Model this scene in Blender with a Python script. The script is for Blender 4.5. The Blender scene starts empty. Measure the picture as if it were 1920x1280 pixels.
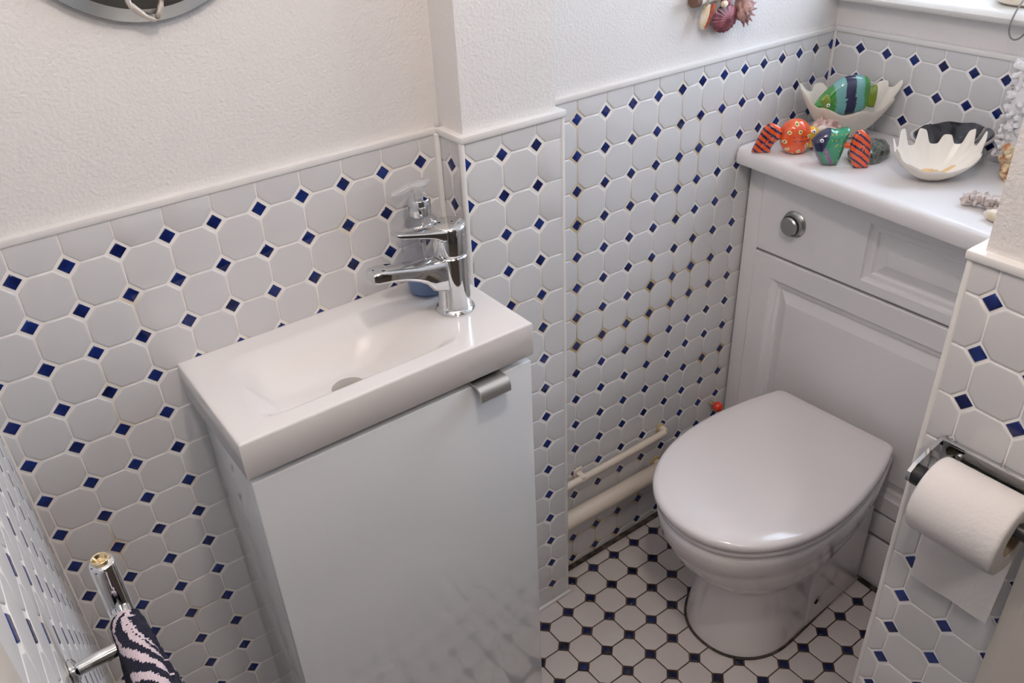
import bpy, bmesh, math, random
from mathutils import Vector, Matrix, noise

# ------------------------------------------------------------------ units
S = 0.068            # one wall tile in metres; every number below is in tiles
def P(x, y, z): return Vector((x*S, y*S, z*S))

sc = bpy.context.scene
COL = sc.collection

# ------------------------------------------------------------------ camera
R_ = ((0.8034961158773407, -0.5938607730137561, -0.0415135405082642),
      (0.34342195878839593, 0.40543075699882924, 0.8471642458822831),
      (0.48626674777530116, 0.6949498424741605, -0.5297068684217443))
cam = bpy.data.objects.new('camera', bpy.data.cameras.new('camera'))
COL.objects.link(cam)
M = Matrix(((R_[0][0], R_[1][0], -R_[2][0]), (R_[0][1], R_[1][1], -R_[2][1]), (R_[0][2], R_[1][2], -R_[2][2]))).to_4x4()
M.translation = P(-9.391139660265628, -17.038847042853735, 7.00659703395744+16.4)
cam.matrix_world = M
cam.data.sensor_width = 36
cam.data.lens = 36*1579.6/1920
cam.data.clip_start = 0.01
sc.camera = cam

# ------------------------------------------------------------------ sky, lamps, exposure
w = bpy.data.worlds.new('daylight'); sc.world = w; w.use_nodes = True
bg = w.node_tree.nodes['Background']
bg.inputs[0].default_value = (0.72, 0.84, 1.0, 1)
bg.inputs[1].default_value = 9.5
sc.view_settings.view_transform = 'Standard'
sc.view_settings.look = 'None'
sc.view_settings.gamma = 1
sc.view_settings.use_curve_mapping = False
sc.view_settings.exposure = 0.12
sc.cycles.max_bounces = 10
sc.cycles.use_denoising = True
sc.cycles.caustics_reflective = False
sc.cycles.caustics_refractive = False

LAMP = P(-4.0, -13.0, 33.2)
ld = bpy.data.lights.new('ceiling_bulb', 'POINT'); ld.energy = 13.5; ld.color = (1.0, 0.89, 0.82); ld.shadow_soft_size = 0.035
lo = bpy.data.objects.new('ceiling_bulb', ld); lo.location = LAMP - Vector((0, 0, 0.09)); COL.objects.link(lo)
HALL_FILL = P(-7.5, -24.0, 33.2)  # unseen lamp added in the hall to brighten faces turned to the doorway
hd_ = bpy.data.lights.new('hall_fill_light', 'POINT'); hd_.energy = 13; hd_.color = (1.0, 0.90, 0.83); hd_.shadow_soft_size = 0.05
ho = bpy.data.objects.new('hall_fill_light', hd_); ho.location = HALL_FILL - Vector((0, 0, 0.09)); COL.objects.link(ho)
# window portal: only tells the renderer where daylight enters
pd = bpy.data.lights.new('window_portal', 'AREA'); pd.shape = 'RECTANGLE'; pd.size = 8.6*S; pd.size_y = 10.8*S
pd.cycles.is_portal = True
po = bpy.data.objects.new('window_portal', pd); po.location = P(17.7, -6.2, 24.0); po.rotation_euler = (0, math.radians(90), 0); COL.objects.link(po)

# ------------------------------------------------------------------ materials
def nt(name):
    m = bpy.data.materials.new(name); m.use_nodes = True
    return m, m.node_tree, m.node_tree.nodes['Principled BSDF']
def setp(b, **k):
    for n, v in k.items():
        b.inputs[n.replace('_', ' ')].default_value = v
def mat(name, col, rough=0.5, metal=0.0, bump=0.0, bscale=60, coat=0.0, spec=0.5, var=0.0, vscale=8, sss=0):
    m, t, b = nt(name)
    b.inputs['Base Color'].default_value = (*col, 1); b.inputs['Roughness'].default_value = rough
    b.inputs['Metallic'].default_value = metal; b.inputs['Coat Weight'].default_value = coat
    b.inputs['Specular IOR Level'].default_value = spec
    tc = t.nodes.new('ShaderNodeTexCoord')
    if var:
        n = t.nodes.new('ShaderNodeTexNoise'); n.inputs['Scale'].default_value = vscale; n.inputs['Detail'].default_value = 4
        t.links.new(tc.outputs['Object'], n.inputs['Vector'])
        mx = t.nodes.new('ShaderNodeMix'); mx.data_type = 'RGBA'
        mx.inputs[6].default_value = tuple(c*(1-var) for c in col)+(1,); mx.inputs[7].default_value = tuple(min(1, c*(1+var)) for c in col)+(1,)
        t.links.new(n.outputs['Fac'], mx.inputs[0]); t.links.new(mx.outputs[2], b.inputs['Base Color'])
    if bump:
        n = t.nodes.new('ShaderNodeTexNoise'); n.inputs['Scale'].default_value = bscale; n.inputs['Detail'].default_value = 3
        t.links.new(tc.outputs['Object'], n.inputs['Vector'])
        bp = t.nodes.new('ShaderNodeBump'); bp.inputs['Strength'].default_value = bump; bp.inputs['Distance'].default_value = 0.002
        t.links.new(n.outputs['Fac'], bp.inputs['Height']); t.links.new(bp.outputs[0], b.inputs['Normal'])
    return m
def two(name, c1, c2, scale, rough, lo=0.4, hi=0.6, detail=4, bump=0.0, metal=0, dist=0.0, coat=0):
    m, t, b = nt(name)
    tc = t.nodes.new('ShaderNodeTexCoord'); n = t.nodes.new('ShaderNodeTexNoise'); n.inputs['Scale'].default_value = scale; n.inputs['Detail'].default_value = detail
    n.inputs['Distortion'].default_value = dist
    t.links.new(tc.outputs['Object'], n.inputs['Vector'])
    r = t.nodes.new('ShaderNodeValToRGB'); r.color_ramp.elements[0].position = lo; r.color_ramp.elements[1].position = hi
    r.color_ramp.elements[0].color = (*c1, 1); r.color_ramp.elements[1].color = (*c2, 1)
    t.links.new(n.outputs['Fac'], r.inputs[0]); t.links.new(r.outputs[0], b.inputs['Base Color'])
    setp(b, Roughness=rough, Metallic=metal, Coat_Weight=coat)
    if bump:
        bp = t.nodes.new('ShaderNodeBump'); bp.inputs['Strength'].default_value = bump; bp.inputs['Distance'].default_value = 0.002
        t.links.new(n.outputs['Fac'], bp.inputs['Height']); t.links.new(bp.outputs[0], b.inputs['Normal'])
    return m

TILE = mat('white_glazed_tile', (0.65, 0.642, 0.647), 0.10, bump=0.05, bscale=9, spec=0.5)
TILEF = mat('floor_tile_white', (0.60, 0.55, 0.53), 0.22, bump=0.05, bscale=12, var=0.06, vscale=25)
BLUE = two('cobalt_glazed_tile', (0.004, 0.008, 0.06), (0.012, 0.035, 0.21), 30, 0.08, 0.35, 0.7)
BLUEF = two('floor_tile_blue', (0.003, 0.004, 0.02), (0.008, 0.016, 0.10), 25, 0.2, 0.35, 0.7)
GROUT = two('wall_grout', (0.90, 0.86, 0.82), (0.66, 0.52, 0.34), 7, 0.85, 0.55, 0.72)
GROUTO = two('wall_grout_aged', (0.86, 0.82, 0.77), (0.52, 0.40, 0.22), 4, 0.85, 0.46, 0.62)
GROUTW = mat('wall_grout_white', (0.92, 0.89, 0.87), 0.8)
GROUTF = two('floor_grout', (0.035, 0.02, 0.014), (0.13, 0.08, 0.05), 18, 0.9, 0.35, 0.75)
PLASTER = mat('stippled_plaster', (0.74, 0.715, 0.70), 0.9, bump=0.7, bscale=210)
PLASTERH = mat('hall_paint', (0.22, 0.21, 0.20), 0.9)
TRIM = mat('white_tile_trim', (0.76, 0.74, 0.72), 0.35)
TILEL = mat('side_wall_tile', (0.70, 0.69, 0.69), 0.38, spec=0.3)
SEAL = two('mould_stained_sealant', (0.02, 0.015, 0.012), (0.16, 0.12, 0.10), 40, 0.8, 0.4, 0.8)
CERAM = mat('white_ceramic', (0.80, 0.76, 0.75), 0.09, coat=0.4)
BASIN = mat('cast_basin_white', (0.80, 0.77, 0.755), 0.16, coat=0.3)
LAM = mat('gloss_white_laminate', (0.78, 0.80, 0.82), 0.09, coat=0.6)
CAB = mat('satin_cabinet_paint', (0.80, 0.78, 0.78), 0.35)
WORK = mat('white_worktop', (0.78, 0.755, 0.75), 0.28)
LID = mat('toilet_lid_plastic', (0.80, 0.755, 0.75), 0.14, coat=0.3)
CHROME = mat('chrome', (0.70, 0.71, 0.72), 0.05, 1.0)
DCHROME = mat('dull_chrome', (0.42, 0.42, 0.42), 0.28, 1.0)
BRUSH = mat('brushed_steel', (0.62, 0.60, 0.57), 0.33, 1.0)
GOLD = mat('warm_brass_chrome', (0.80, 0.66, 0.42), 0.12, 1.0)
BLACK = mat('black_plastic', (0.012, 0.012, 0.012), 0.3)
DARK = mat('dark_gap', (0.02, 0.02, 0.022), 0.7)
PAPER = mat('tissue_paper', (0.72, 0.69, 0.68), 0.95, bump=0.35, bscale=160)
CARD = mat('cardboard', (0.45, 0.36, 0.27), 0.9)
PIPE = mat('painted_pipe', (0.72, 0.63, 0.53), 0.4, var=0.06, vscale=20, bump=0.15, bscale=60)
STAIN = mat('yellowed_sealant', (0.50, 0.38, 0.20), 0.6, var=0.2, vscale=60)
WHITEG = mat('white_gloss_paint', (0.84, 0.83, 0.80), 0.2, coat=0.2)
FRAME = mat('cream_door_frame', (0.60, 0.55, 0.49), 0.4)
NAVY = mat('navy_terry', (0.006, 0.007, 0.024), 0.95, bump=1.0, bscale=700)
TWHITE = mat('pinkish_white_terry', (0.62, 0.52, 0.57), 0.95, bump=1.0, bscale=700)
RED = mat('red_plastic', (0.75, 0.05, 0.015), 0.15, coat=0.6)
MIRROR = mat('mirror_silver', (0.80, 0.82, 0.81), 0.02, 1.0)
MEDGE = mat('mirror_edge_glass', (0.25, 0.27, 0.26), 0.15, 0.6)
def thin_clear(name, tint, ior=1.45, body=0.0, bodycol=(1, 1, 1)):
    m = bpy.data.materials.new(name); m.use_nodes = True; t = m.node_tree; t.nodes.clear()
    o = t.nodes.new('ShaderNodeOutputMaterial'); tr = t.nodes.new('ShaderNodeBsdfTransparent'); gl = t.nodes.new('ShaderNodeBsdfGlossy')
    di = t.nodes.new('ShaderNodeBsdfDiffuse'); di.inputs[0].default_value = (*bodycol, 1)
    tr.inputs[0].default_value = (*tint, 1); gl.inputs[0].default_value = (1, 1, 1, 1); gl.inputs['Roughness'].default_value = 0.04
    lw = t.nodes.new('ShaderNodeLayerWeight'); lw.inputs[0].default_value = 0.5
    pw = t.nodes.new('ShaderNodeMath'); pw.operation = 'POWER'; pw.inputs[1].default_value = 4
    fr = t.nodes.new('ShaderNodeMath'); fr.operation = 'MULTIPLY_ADD'; fr.inputs[1].default_value = 0.75; fr.inputs[2].default_value = 0.05
    t.links.new(lw.outputs['Facing'], pw.inputs[0]); t.links.new(pw.outputs[0], fr.inputs[0])
    m1 = t.nodes.new('ShaderNodeMixShader'); m1.inputs[0].default_value = body
    m2 = t.nodes.new('ShaderNodeMixShader')
    t.links.new(tr.outputs[0], m1.inputs[1]); t.links.new(di.outputs[0], m1.inputs[2])
    t.links.new(fr.outputs[0], m2.inputs[0]); t.links.new(m1.outputs[0], m2.inputs[1]); t.links.new(gl.outputs[0], m2.inputs[2])
    t.links.new(m2.outputs[0], o.inputs[0])
    return m
CLEAR = thin_clear('clear_bottle_plastic', (0.90, 0.90, 0.915))
FROST = thin_clear('frosted_pump_plastic', (0.93, 0.93, 0.94), body=0.3, bodycol=(0.8, 0.8, 0.8))
SOAP = thin_clear('blue_liquid_soap', (0.45, 0.62, 0.86), body=0.5, bodycol=(0.25, 0.42, 0.72))
PANE = thin_clear('window_glass', (0.97, 0.98, 0.99))
LAMPG = bpy.data.materials.new('opal_lamp_glass'); LAMPG.use_nodes = True
_b = LAMPG.node_tree.nodes['Principled BSDF']; _b.inputs['Emission Color'].default_value = (1, 0.88, 0.78, 1); _b.inputs['Emission Strength'].default_value = 6

# ------------------------------------------------------------------ builders
def tagp(o, label=None, cat=None, group=None, kind=None):
    if label: o['label'] = label
    if cat: o['category'] = cat
    if group: o['group'] = group
    if kind: o['kind'] = kind
    return o
def thing(name, label, cat, base, group=None):
    o = bpy.data.objects.new(name, None); o.empty_display_size = 0.02; COL.objects.link(o)
    o.location = P(*base); tagp(o, label, cat, group); return o
def rootloc(p):
    v = Vector((0, 0, 0))
    while p: v = v + p.location; p = p.parent
    return v
def fin(name, bm, mats, parent=None, smooth=True, angle=40, recalc=True, origin=None, subsurf=0, merge=0):
    if merge: bmesh.ops.remove_doubles(bm, verts=bm.verts, dist=merge)
    if recalc: bmesh.ops.recalc_face_normals(bm, faces=bm.faces)
    if parent is not None: off = rootloc(parent)
    elif origin is not None: off = origin
    else:
        c = [v.co for v in bm.verts]
        off = Vector(((min(v.x for v in c)+max(v.x for v in c))/2, (min(v.y for v in c)+max(v.y for v in c))/2, min(v.z for v in c)))
    for v in bm.verts: v.co -= off
    me = bpy.data.meshes.new(name); bm.to_mesh(me); bm.free()
    o = bpy.data.objects.new(name, me); COL.objects.link(o)
    for m in (mats if isinstance(mats, (list, tuple)) else [mats]): me.materials.append(m)
    if parent is not None: o.parent = parent
    else: o.location = off
    if smooth:
        for p in me.polygons: p.use_smooth = True
        if not subsurf:
            me.set_sharp_from_angle(angle=math.radians(angle))
    if subsurf:
        s = o.modifiers.new('subd', 'SUBSURF'); s.levels = subsurf; s.render_levels = subsurf
    return o
def struct(name, bm, mats, **k):
    o = fin(name, bm, mats, origin=Vector((0, 0, 0)), **k); o['kind'] = 'structure'; return o

def box(bm, x0, x1, y0, y1, z0, z1, bev=0, seg=2, mi=0):
    n0 = len(bm.faces)
    r = bmesh.ops.create_cube(bm, size=1)
    vs = r['verts']
    c = P((x0+x1)/2, (y0+y1)/2, (z0+z1)/2)
    for v in vs: v.co = Vector((v.co.x*(x1-x0)*S, v.co.y*(y1-y0)*S, v.co.z*(z1-z0)*S)) + c
    fs = set(f for v in vs for f in v.link_faces)
    if bev:
        es = list(set(e for v in vs for e in v.link_edges))
        rr = bmesh.ops.bevel(bm, geom=es, offset=bev*S, segments=seg, profile=0.5, affect='EDGES')
    bm.faces.ensure_lookup_table()
    for f in bm.faces[n0:] if not bev else bm.faces[n0:]: f.material_index = mi
def prism(bm, pts, z0, z1, mi=0):     # pts in (x,y)
    a = [bm.verts.new(P(x, y, z0)) for x, y in pts]; b = [bm.verts.new(P(x, y, z1)) for x, y in pts]
    n = len(pts)
    fs = [bm.faces.new(a[::-1]), bm.faces.new(b)]
    for i in range(n): fs.append(bm.faces.new((a[i], a[(i+1) % n], b[(i+1) % n], b[i])))
    for f in fs: f.material_index = mi
def loft(bm, rings, cap0=True, cap1=True, closed=True, mi=0):   # rings of P vectors
    vr = [[bm.verts.new(p) for p in r] for r in rings]
    n = len(rings[0])
    for k in range(len(vr)-1):
        for i in range(n if closed else n-1):
            f = bm.faces.new((vr[k][i], vr[k][(i+1) % n], vr[k+1][(i+1) % n], vr[k+1][i])); f.material_index = mi
    if cap0: bm.faces.new(vr[0][::-1]).material_index = mi
    if cap1: bm.faces.new(vr[-1]).material_index = mi
    return vr
def lathe(bm, x, y, prof, n=40, mi=0, cap=True, sx=1, sy=1):    # prof list of (r,z)
    rings = []
    for r, z in prof:
        rings.append([P(x+sx*r*math.cos(2*math.pi*i/n), y+sy*r*math.sin(2*math.pi*i/n), z) for i in range(n)])
    loft(bm, rings, cap, cap, mi=mi)
def frames(pts):
    out = []; up = Vector((0, 0, 1))
    for i, p in enumerate(pts):
        d = (pts[min(i+1, len(pts)-1)] - pts[max(i-1, 0)]).normalized()
        if i == 0:
            s = d.cross(up) if abs(d.z) < 0.9 else d.cross(Vector((0, 1, 0)))
            s.normalize()
        else:
            s = (s - d*s.dot(d)).normalized()
        out.append((s, d.cross(s).normalized()))
    return out
def tube(bm, pts, r, n=16, mi=0, cap=True):     # pts P vectors, r in tiles (or list)
    fr = frames(pts); rings = []
    for i, (p, (s, u)) in enumerate(zip(pts, fr)):
        rr = (r[i] if isinstance(r, (list, tuple)) else r)*S
        rings.append([p + s*rr*math.cos(2*math.pi*k/n) + u*rr*math.sin(2*math.pi*k/n) for k in range(n)])
    loft(bm, rings, cap, cap, mi=mi)
def smooth_path(ctrl, n=8):     # Catmull-Rom through P points
    out = []; c = [ctrl[0]*2-ctrl[1]] + list(ctrl) + [ctrl[-1]*2-ctrl[-2]]
    for i in range(1, len(c)-2):
        for k in range(n):
            t = k/n; a, b, d, e = c[i-1], c[i], c[i+1], c[i+2]
            out.append(0.5*((2*b)+(d-a)*t+(2*a-5*b+4*d-e)*t*t+(3*b-a-3*d+e)*t**3))
    out.append(ctrl[-1]); return out
def blob(bm, c, r, sub=2, sx=1, sy=1, sz=1, mi=0, rough=0.0, fr=3.0, seed=0):
    n0 = len(bm.faces)
    res = bmesh.ops.create_icosphere(bm, subdivisions=sub, radius=1)
    for v in res['verts']:
        k = 1 + rough*noise.noise(v.co*fr + Vector((seed*7.3, seed*3.1, seed)))
        v.co = Vector((v.co.x*sx*r*S*k, v.co.y*sy*r*S*k, v.co.z*sz*r*S*k)) + c
    bm.faces.ensure_lookup_table()
    for f in bm.faces[n0:]: f.material_index = mi

# ------------------------------------------------------------------ mosaic tiling
def clip(poly, lo, hi):
    for ax in (0, 1):
        for s, lim in ((1, lo[ax]), (-1, -hi[ax])):
            out = []
            for i in range(len(poly)):
                a, b = poly[i], poly[(i+1) % len(poly)]
                da, db = s*a[ax]-lim, s*b[ax]-lim
                if da >= 0: out.append(a)
                if (da > 0 > db) or (da < 0 < db):
                    t = da/(da-db); out.append((a[0]+t*(b[0]-a[0]), a[1]+t*(b[1]-a[1])))
            poly = out
            if len(poly) < 3: return None
    return poly
def dedupe(p, eps=0.02):
    out = []
    for q in p:
        if not out or abs(q[0]-out[-1][0])+abs(q[1]-out[-1][1]) > eps: out.append(q)
    if len(out) > 1 and abs(out[0][0]-out[-1][0])+abs(out[0][1]-out[-1][1]) < eps: out.pop()
    return out
def inset(poly, d):
    n = len(poly); A = sum(poly[i][0]*poly[(i+1) % n][1]-poly[(i+1) % n][0]*poly[i][1] for i in range(n))
    sg = 1 if A > 0 else -1; lines = []
    for i in range(n):
        a, b = poly[i], poly[(i+1) % n]; dx, dy = b[0]-a[0], b[1]-a[1]; L = math.hypot(dx, dy)
        nx, ny = -dy/L*sg, dx/L*sg
        lines.append((a[0]+nx*d, a[1]+ny*d, dx/L, dy/L))
    out = []
    for i in range(n):
        p, q = lines[i-1], lines[i]
        den = p[2]*q[3]-p[3]*q[2]
        if abs(den) < 1e-3: out.append((q[0], q[1])); continue
        t = ((q[0]-p[0])*q[3]-(q[1]-p[1])*q[2])/den
        out.append((p[0]+p[2]*t, p[1]+p[3]*t))
    return out
def area(p): return abs(sum(p[i][0]*p[(i+1) % len(p)][1]-p[(i+1) % len(p)][0]*p[i][1] for i in range(len(p))))/2
RT = random.Random(4)
def one_tile(bm, poly, place, mi, h, gap, pil, tilt):
    if area(poly) < 0.012: return
    poly = dedupe(poly)
    if len(poly) < 3: return
    tx, ty = RT.uniform(-tilt, tilt), RT.uniform(-tilt, tilt)
    cx = sum(p[0] for p in poly)/len(poly); cy = sum(p[1] for p in poly)/len(poly)
    ext = min(math.hypot(p[0]-cx, p[1]-cy) for p in poly)
    me_ = min(math.hypot(poly[k][0]-poly[k-1][0], poly[k][1]-poly[k-1][1]) for k in range(len(poly)))
    if me_ < 0.11: pil = min(pil, me_*0.5); gap = min(gap, me_*0.5)
    rings = []
    for d, hh in ((gap, 0.0), (gap+0.006, h*0.55), (gap+min(0.018, ext*.1, pil*0.5), h*0.88), (gap+min(pil, ext*0.3), h)):
        q = inset(poly, d)
        if area(q) < 0.002 or area(q) > area(poly)*1.02: return
        rings.append([bm.verts.new(place(a, b, hh+(tx*(a-cx)+ty*(b-cy) if hh else 0))) for a, b in q])
    n = len(poly)
    for k in range(3):
        for i in range(n):
            f = bm.faces.new((rings[k][i], rings[k][(i+1) % n], rings[k+1][(i+1) % n], rings[k+1][i])); f.material_index = mi; f.smooth = True
    f = bm.faces.new(rings[-1]); f.material_index = mi; f.smooth = True
def lattice(ca, cb, steps=None):
    def g(i, j):
        s = (steps if (steps and i > 4.01) else 0) or 0
        e = s if isinstance(s, tuple) else (0, 0)
        f = lambda c: c[0]+c[1]*i+c[2]*j+c[3]*i*i+c[4]*i*j+c[5]*j*j
        return f(ca)+e[0], f(cb)+e[1]
    return g
def tiling(bm, place, lat, ir, jr, lo, hi, mo=1, mb=2, h=0.02, hd=0.172, cut=0.258, gap=0.015, bgap=0.0, pil=0.04, tilt=0.002):
    for i in range(*ir):
        for j in range(*jr):
            e = 0.0
            oc = [(i+cut, j), (i+1-cut, j), (i+1, j+cut), (i+1, j+1-cut), (i+1-cut, j+1), (i+cut, j+1), (i, j+1-cut), (i, j+cut)]
            # cell corners first, so a mosaic seam between columns stays inside the grout
            g00, g10, g01, g11 = lat(i, j), lat(i+1, j), lat(i, j+1), lat(i+1, j+1)
            pts = []
            for u, v in oc:
                u -= i; v -= j
                pts.append(tuple(g00[k]*(1-u)*(1-v)+g10[k]*u*(1-v)+g01[k]*(1-u)*v+g11[k]*u*v for k in (0, 1)))
            p = clip(pts, lo, hi)
            if p: one_tile(bm, p, place, mo, h, gap, pil, tilt)
            c = lat(i, j)
            d = [(c[0]+hd, c[1]), (c[0], c[1]+hd), (c[0]-hd, c[1]), (c[0], c[1]-hd)]
            p = clip(d, lo, hi)
            if p: one_tile(bm, p, place, mb, h*0.95, bgap, 0.02, tilt)

TOP = 17.16       # top of the tiled dado
ZC = 35.0         # ceiling
g = 16.4
def wallbox(bm, x0, x1, y0, y1, z0, z1, mi=0): box(bm, x0, x1, y0, y1, z0, z1, mi=mi)

# ------------------------------------------------------------------ back wall with basin
bm = bmesh.new()
H = 0.02
wallbox(bm, -12, 3.7, 0.16, 2.2, 0, ZC, 0)                     # plaster body, set back from the tiles
box(bm, -10.3, 1.0, H, 0.3, 0, TOP-0.02, mi=3)                 # tile bed / grout
tiling(bm, lambda a, b, h: P(a, H-h, g-b), lattice([0.1291, 1.036, -0.0357, 0.0042, -0.0023, 0.0018], [-0.0599, -0.0065, 1.0136, 0.0008, 0.0028, 0.0001]),
       (-11, 2), (-2, 18), (-10.04, -0.745), (0.62, 16.4))
struct('wall_back', bm, [PLASTER, TILE, BLUE, GROUT], recalc=False, smooth=False)

# ------------------------------------------------------------------ pipe boxing between basin and alcove
bm = bmesh.new()
YB = -1.05
box(bm, 0.80, 3.55, YB+0.16, 1.0, 0, ZC, mi=0)
box(bm, 0.65+H, 3.68-H, YB+H, 0.5, 0, TOP-0.02, mi=3)
tiling(bm, lambda a, b, h: P(a, YB+H-h, g-b), lattice([2.8296, 1.05, 0.012, 0, 0, 0], [-0.099, 0.0044, 1.0589, 0, 0.0067, -0.0011]),
       (-4, 2), (-2, 18), (0.70, -0.745), (3.64, 16.4))
tiling(bm, lambda a, b, h: P(0.65+H-h, -a, g-b), lattice([0.52, 1, 0, 0, 0, 0], [0, 0, 1.01, 0, 0, 0]), (-2, 2), (-2, 18), (0.05, -0.745), (1.0, 16.4))
tiling(bm, lambda a, b, h: P(3.68-H+h, -a, g-b), lattice([0.4, 1, 0, 0, 0, 0], [0, 0, 1.01, 0, 0, 0]), (-2, 2), (-2, 18), (0.2, -0.745), (1.0, 16.4))
struct('wall_boxing', bm, [PLASTER, TILE, BLUE, GROUT], recalc=False, smooth=False)

# ------------------------------------------------------------------ alcove wall
bm = bmesh.new(); YC = -0.2
box(bm, 3.3, 17.9, YC+0.12, 2.2, 0, ZC, mi=0)
box(bm, 3.3, 15.9, YC+H, 0.5, 0, TOP-0.02, mi=3)
lc = lattice([4.8475, 1.0334, 0.0052, -0.01, 0.0038, -0.0012], [-0.0997, -0.0026, 1.016, -0.0001, -0.0004, -0.0004], (-0.1151, -0.0822))
tiling(bm, lambda a, b, h: P(a, YC+H-h, g-b), lc, (-2, 13), (-2, 18), (3.72, -0.745), (15.78, 16.4))
struct('wall_alcove', bm, [PLASTER, TILE, BLUE, GROUTO], recalc=False, smooth=False)

# ------------------------------------------------------------------ window wall
XW = 15.8
WY0, WY1, WZ0, WZ1 = -10.6, -1.8, 18.3, 29.5
bm = bmesh.new()
box(bm, XW+0.12, XW+2.4, -11.6, 0.2, 0, WZ0, mi=0)
box(bm, XW+0.12, XW+2.4, -11.6, 0.2, WZ1, ZC, mi=0)
box(bm, XW+0.12, XW+2.4, WY1, 0.2, WZ0, WZ1, mi=0)
box(bm, XW+0.12, XW+2.4, -11.6, WY0, WZ0, WZ1, mi=0)
box(bm, XW+H, XW+0.3, -11.5, 0, 0, TOP-0.02, mi=3)
tiling(bm, lambda a, b, h: P(XW+H-h, -a, g-b), lattice([1.1706, 0.9381, 0.0057, 0, -0.0018, -0.0014], [-0.2345, 0.0282, 0.9266, -0.0002, 0.0039, -0.0006]),
       (-2, 12), (-2, 16), (0.24, -0.745), (11.4, 14))
struct('wall_window', bm, [PLASTER, TILE, BLUE, GROUTW], recalc=False, smooth=False)

# ------------------------------------------------------------------ nib wall that carries the roll holder
XN, YN = 3.6, -11.42
bm = bmesh.new()
box(bm, XN+0.14, 18.2, -14.5, YN-0.17, 0, ZC, mi=0)
box(bm, XN+H, 18.2, -14.5, YN-H, 0, TOP-0.02, mi=3)
tiling(bm, lambda a, b, h: P(XN+H-h, -a, g-b), lattice([11.9583, 0.9221, 0.0098, -0.0078, 0.0008, -0.0026], [-0.0427, 0.0445, 0.981, 0.0044, 0.0008, 0.0007]),
       (-2, 4), (-2, 13), (-YN+0.04, -0.745), (13.9, 10.6), cut=0.235, hd=0.17)
tiling(bm, lambda a, b, h: P(XN+H-h, -a, g-b), lattice([11.8, 1, 0, 0, 0, 0], [0, 0, 1, 0, 0, 0]), (-2, 4), (10, 18), (-YN+0.04, 10.6), (13.9, 16.4))
tiling(bm, lambda a, b, h: P(a, YN-H+h, g-b), lattice([4.1, 1, 0, 0, 0, 0], [0, 0, 1, 0, 0, 0]), (-2, 14), (-2, 18), (XN+0.04, -0.745), (15.8, 16.4))
struct('wall_right', bm, [PLASTER, TILE, BLUE, GROUTW], recalc=False, smooth=False)

# ------------------------------------------------------------------ left wall (seen almost edge on)
XL = -10.05
bm = bmesh.new()
box(bm, XL-2.0, XL-H, -12.3, 0.15, 0, ZC, mi=0)
tiling(bm, lambda a, b, h: P(XL-H+h, -a, g-b), lattice([0.3, 1.0, 0, 0, 0, 0], [0, 0, 1.0, 0, 0, 0]), (-1, 13), (-7, 18), (0.05, -6.4), (12.2, 16.4), h=0.012, tilt=0.0)
struct('wall_left', bm, [GROUTW, TILEL, BLUE, GROUT], recalc=False, smooth=False)

# ------------------------------------------------------------------ floor and ceiling, hall beyond the doorway
bm = bmesh.new()
box(bm, -12, 18.2, -14.6, 0.6, -0.8, -H, mi=0)
lf = lattice([3.1115, 1.0068, -0.0014, -0.0005, 0.0001, 0.0016], [1.75, 0.0065, 1.0028, -0.0002, -0.0027, -0.0025])
tiling(bm, lambda a, b, h: P(a, -b, -H+h), lf, (-14, 13), (-3, 13), (-10.0, 0.2), (15.7, 14.5), cut=0.23, hd=0.178, gap=0.020, bgap=0.0, pil=0.03, tilt=0.002)
struct('floor', bm, [GROUTF, TILEF, BLUEF], recalc=False, smooth=False)
bm = bmesh.new(); box(bm, -26, 18.2, -40, -14.62, -0.8, 0); struct('floor_hall', bm, mat('hall_carpet', (0.16, 0.13, 0.11), 0.95, bump=0.5, bscale=300), smooth=False)
bm = bmesh.new(); box(bm, -26, 18.2, -40, 2.2, ZC, ZC+1); struct('ceiling', bm, mat('ceiling_paint', (0.82, 0.80, 0.78), 0.9), smooth=False)
bm = bmesh.new(); box(bm, -27, 18.2, -41, -40, 0, ZC); struct('wall_hall_far', bm, PLASTERH, smooth=False)
bm = bmesh.new(); box(bm, -27, -26, -40, -12.3, 0, ZC); struct('wall_hall_left', bm, PLASTERH, smooth=False)
bm = bmesh.new(); box(bm, 17.2, 18.2, -40, -14.6, 0, ZC); struct('wall_hall_right', bm, PLASTERH, smooth=False)
bm = bmesh.new(); box(bm, -26, XL-2.05, -13.4, -12.35, 0, ZC); box(bm, XL-2.0, XN+0.2, -15.6, -14.6, 30.2, ZC)
struct('wall_front', bm, PLASTERH, smooth=False)

# ------------------------------------------------------------------ trims
bm = bmesh.new()
def ledge(bm, x0, x1, y0, y1, mi=0, dz=0.0): box(bm, x0, x1, y0, y1, TOP-0.13-dz, TOP+0.03+dz, 0.03, 2, mi)
ledge(bm, XL, 0.66, -0.03, 0.2); ledge(bm, 0.60, 0.85, YB-0.03, 0.02, dz=0.004); ledge(bm, 0.61, 3.75, YB-0.05, YB+0.2, dz=0.008)
ledge(bm, 3.5, 3.74, YB-0.02, -0.22, dz=0.003)
struct('trim_1', bm, TRIM)
bm = bmesh.new(); ledge(bm, 3.72, XW, YC-0.04, YC+0.16); ledge(bm, XW-0.05, XW+0.16, -11.4, YC); struct('trim_2', bm, TRIM)
bm = bmesh.new(); ledge(bm, XN-0.05, XN+0.3, -13.66, YN+0.05); ledge(bm, XN+0.1, 15.7, YN-0.4, YN+0.04, dz=0.005); struct('trim_3', bm, TRIM)
bm = bmesh.new()
box(bm, 0.60, 0.72, YB-0.03, YB+0.10, 0, TOP-0.05, 0.045, 3); box(bm, 0.53, 0.65, -0.12, 0.02, 0, TOP-0.1, 0.03, 2)
struct('trim_4', bm, TRIM)
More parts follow.
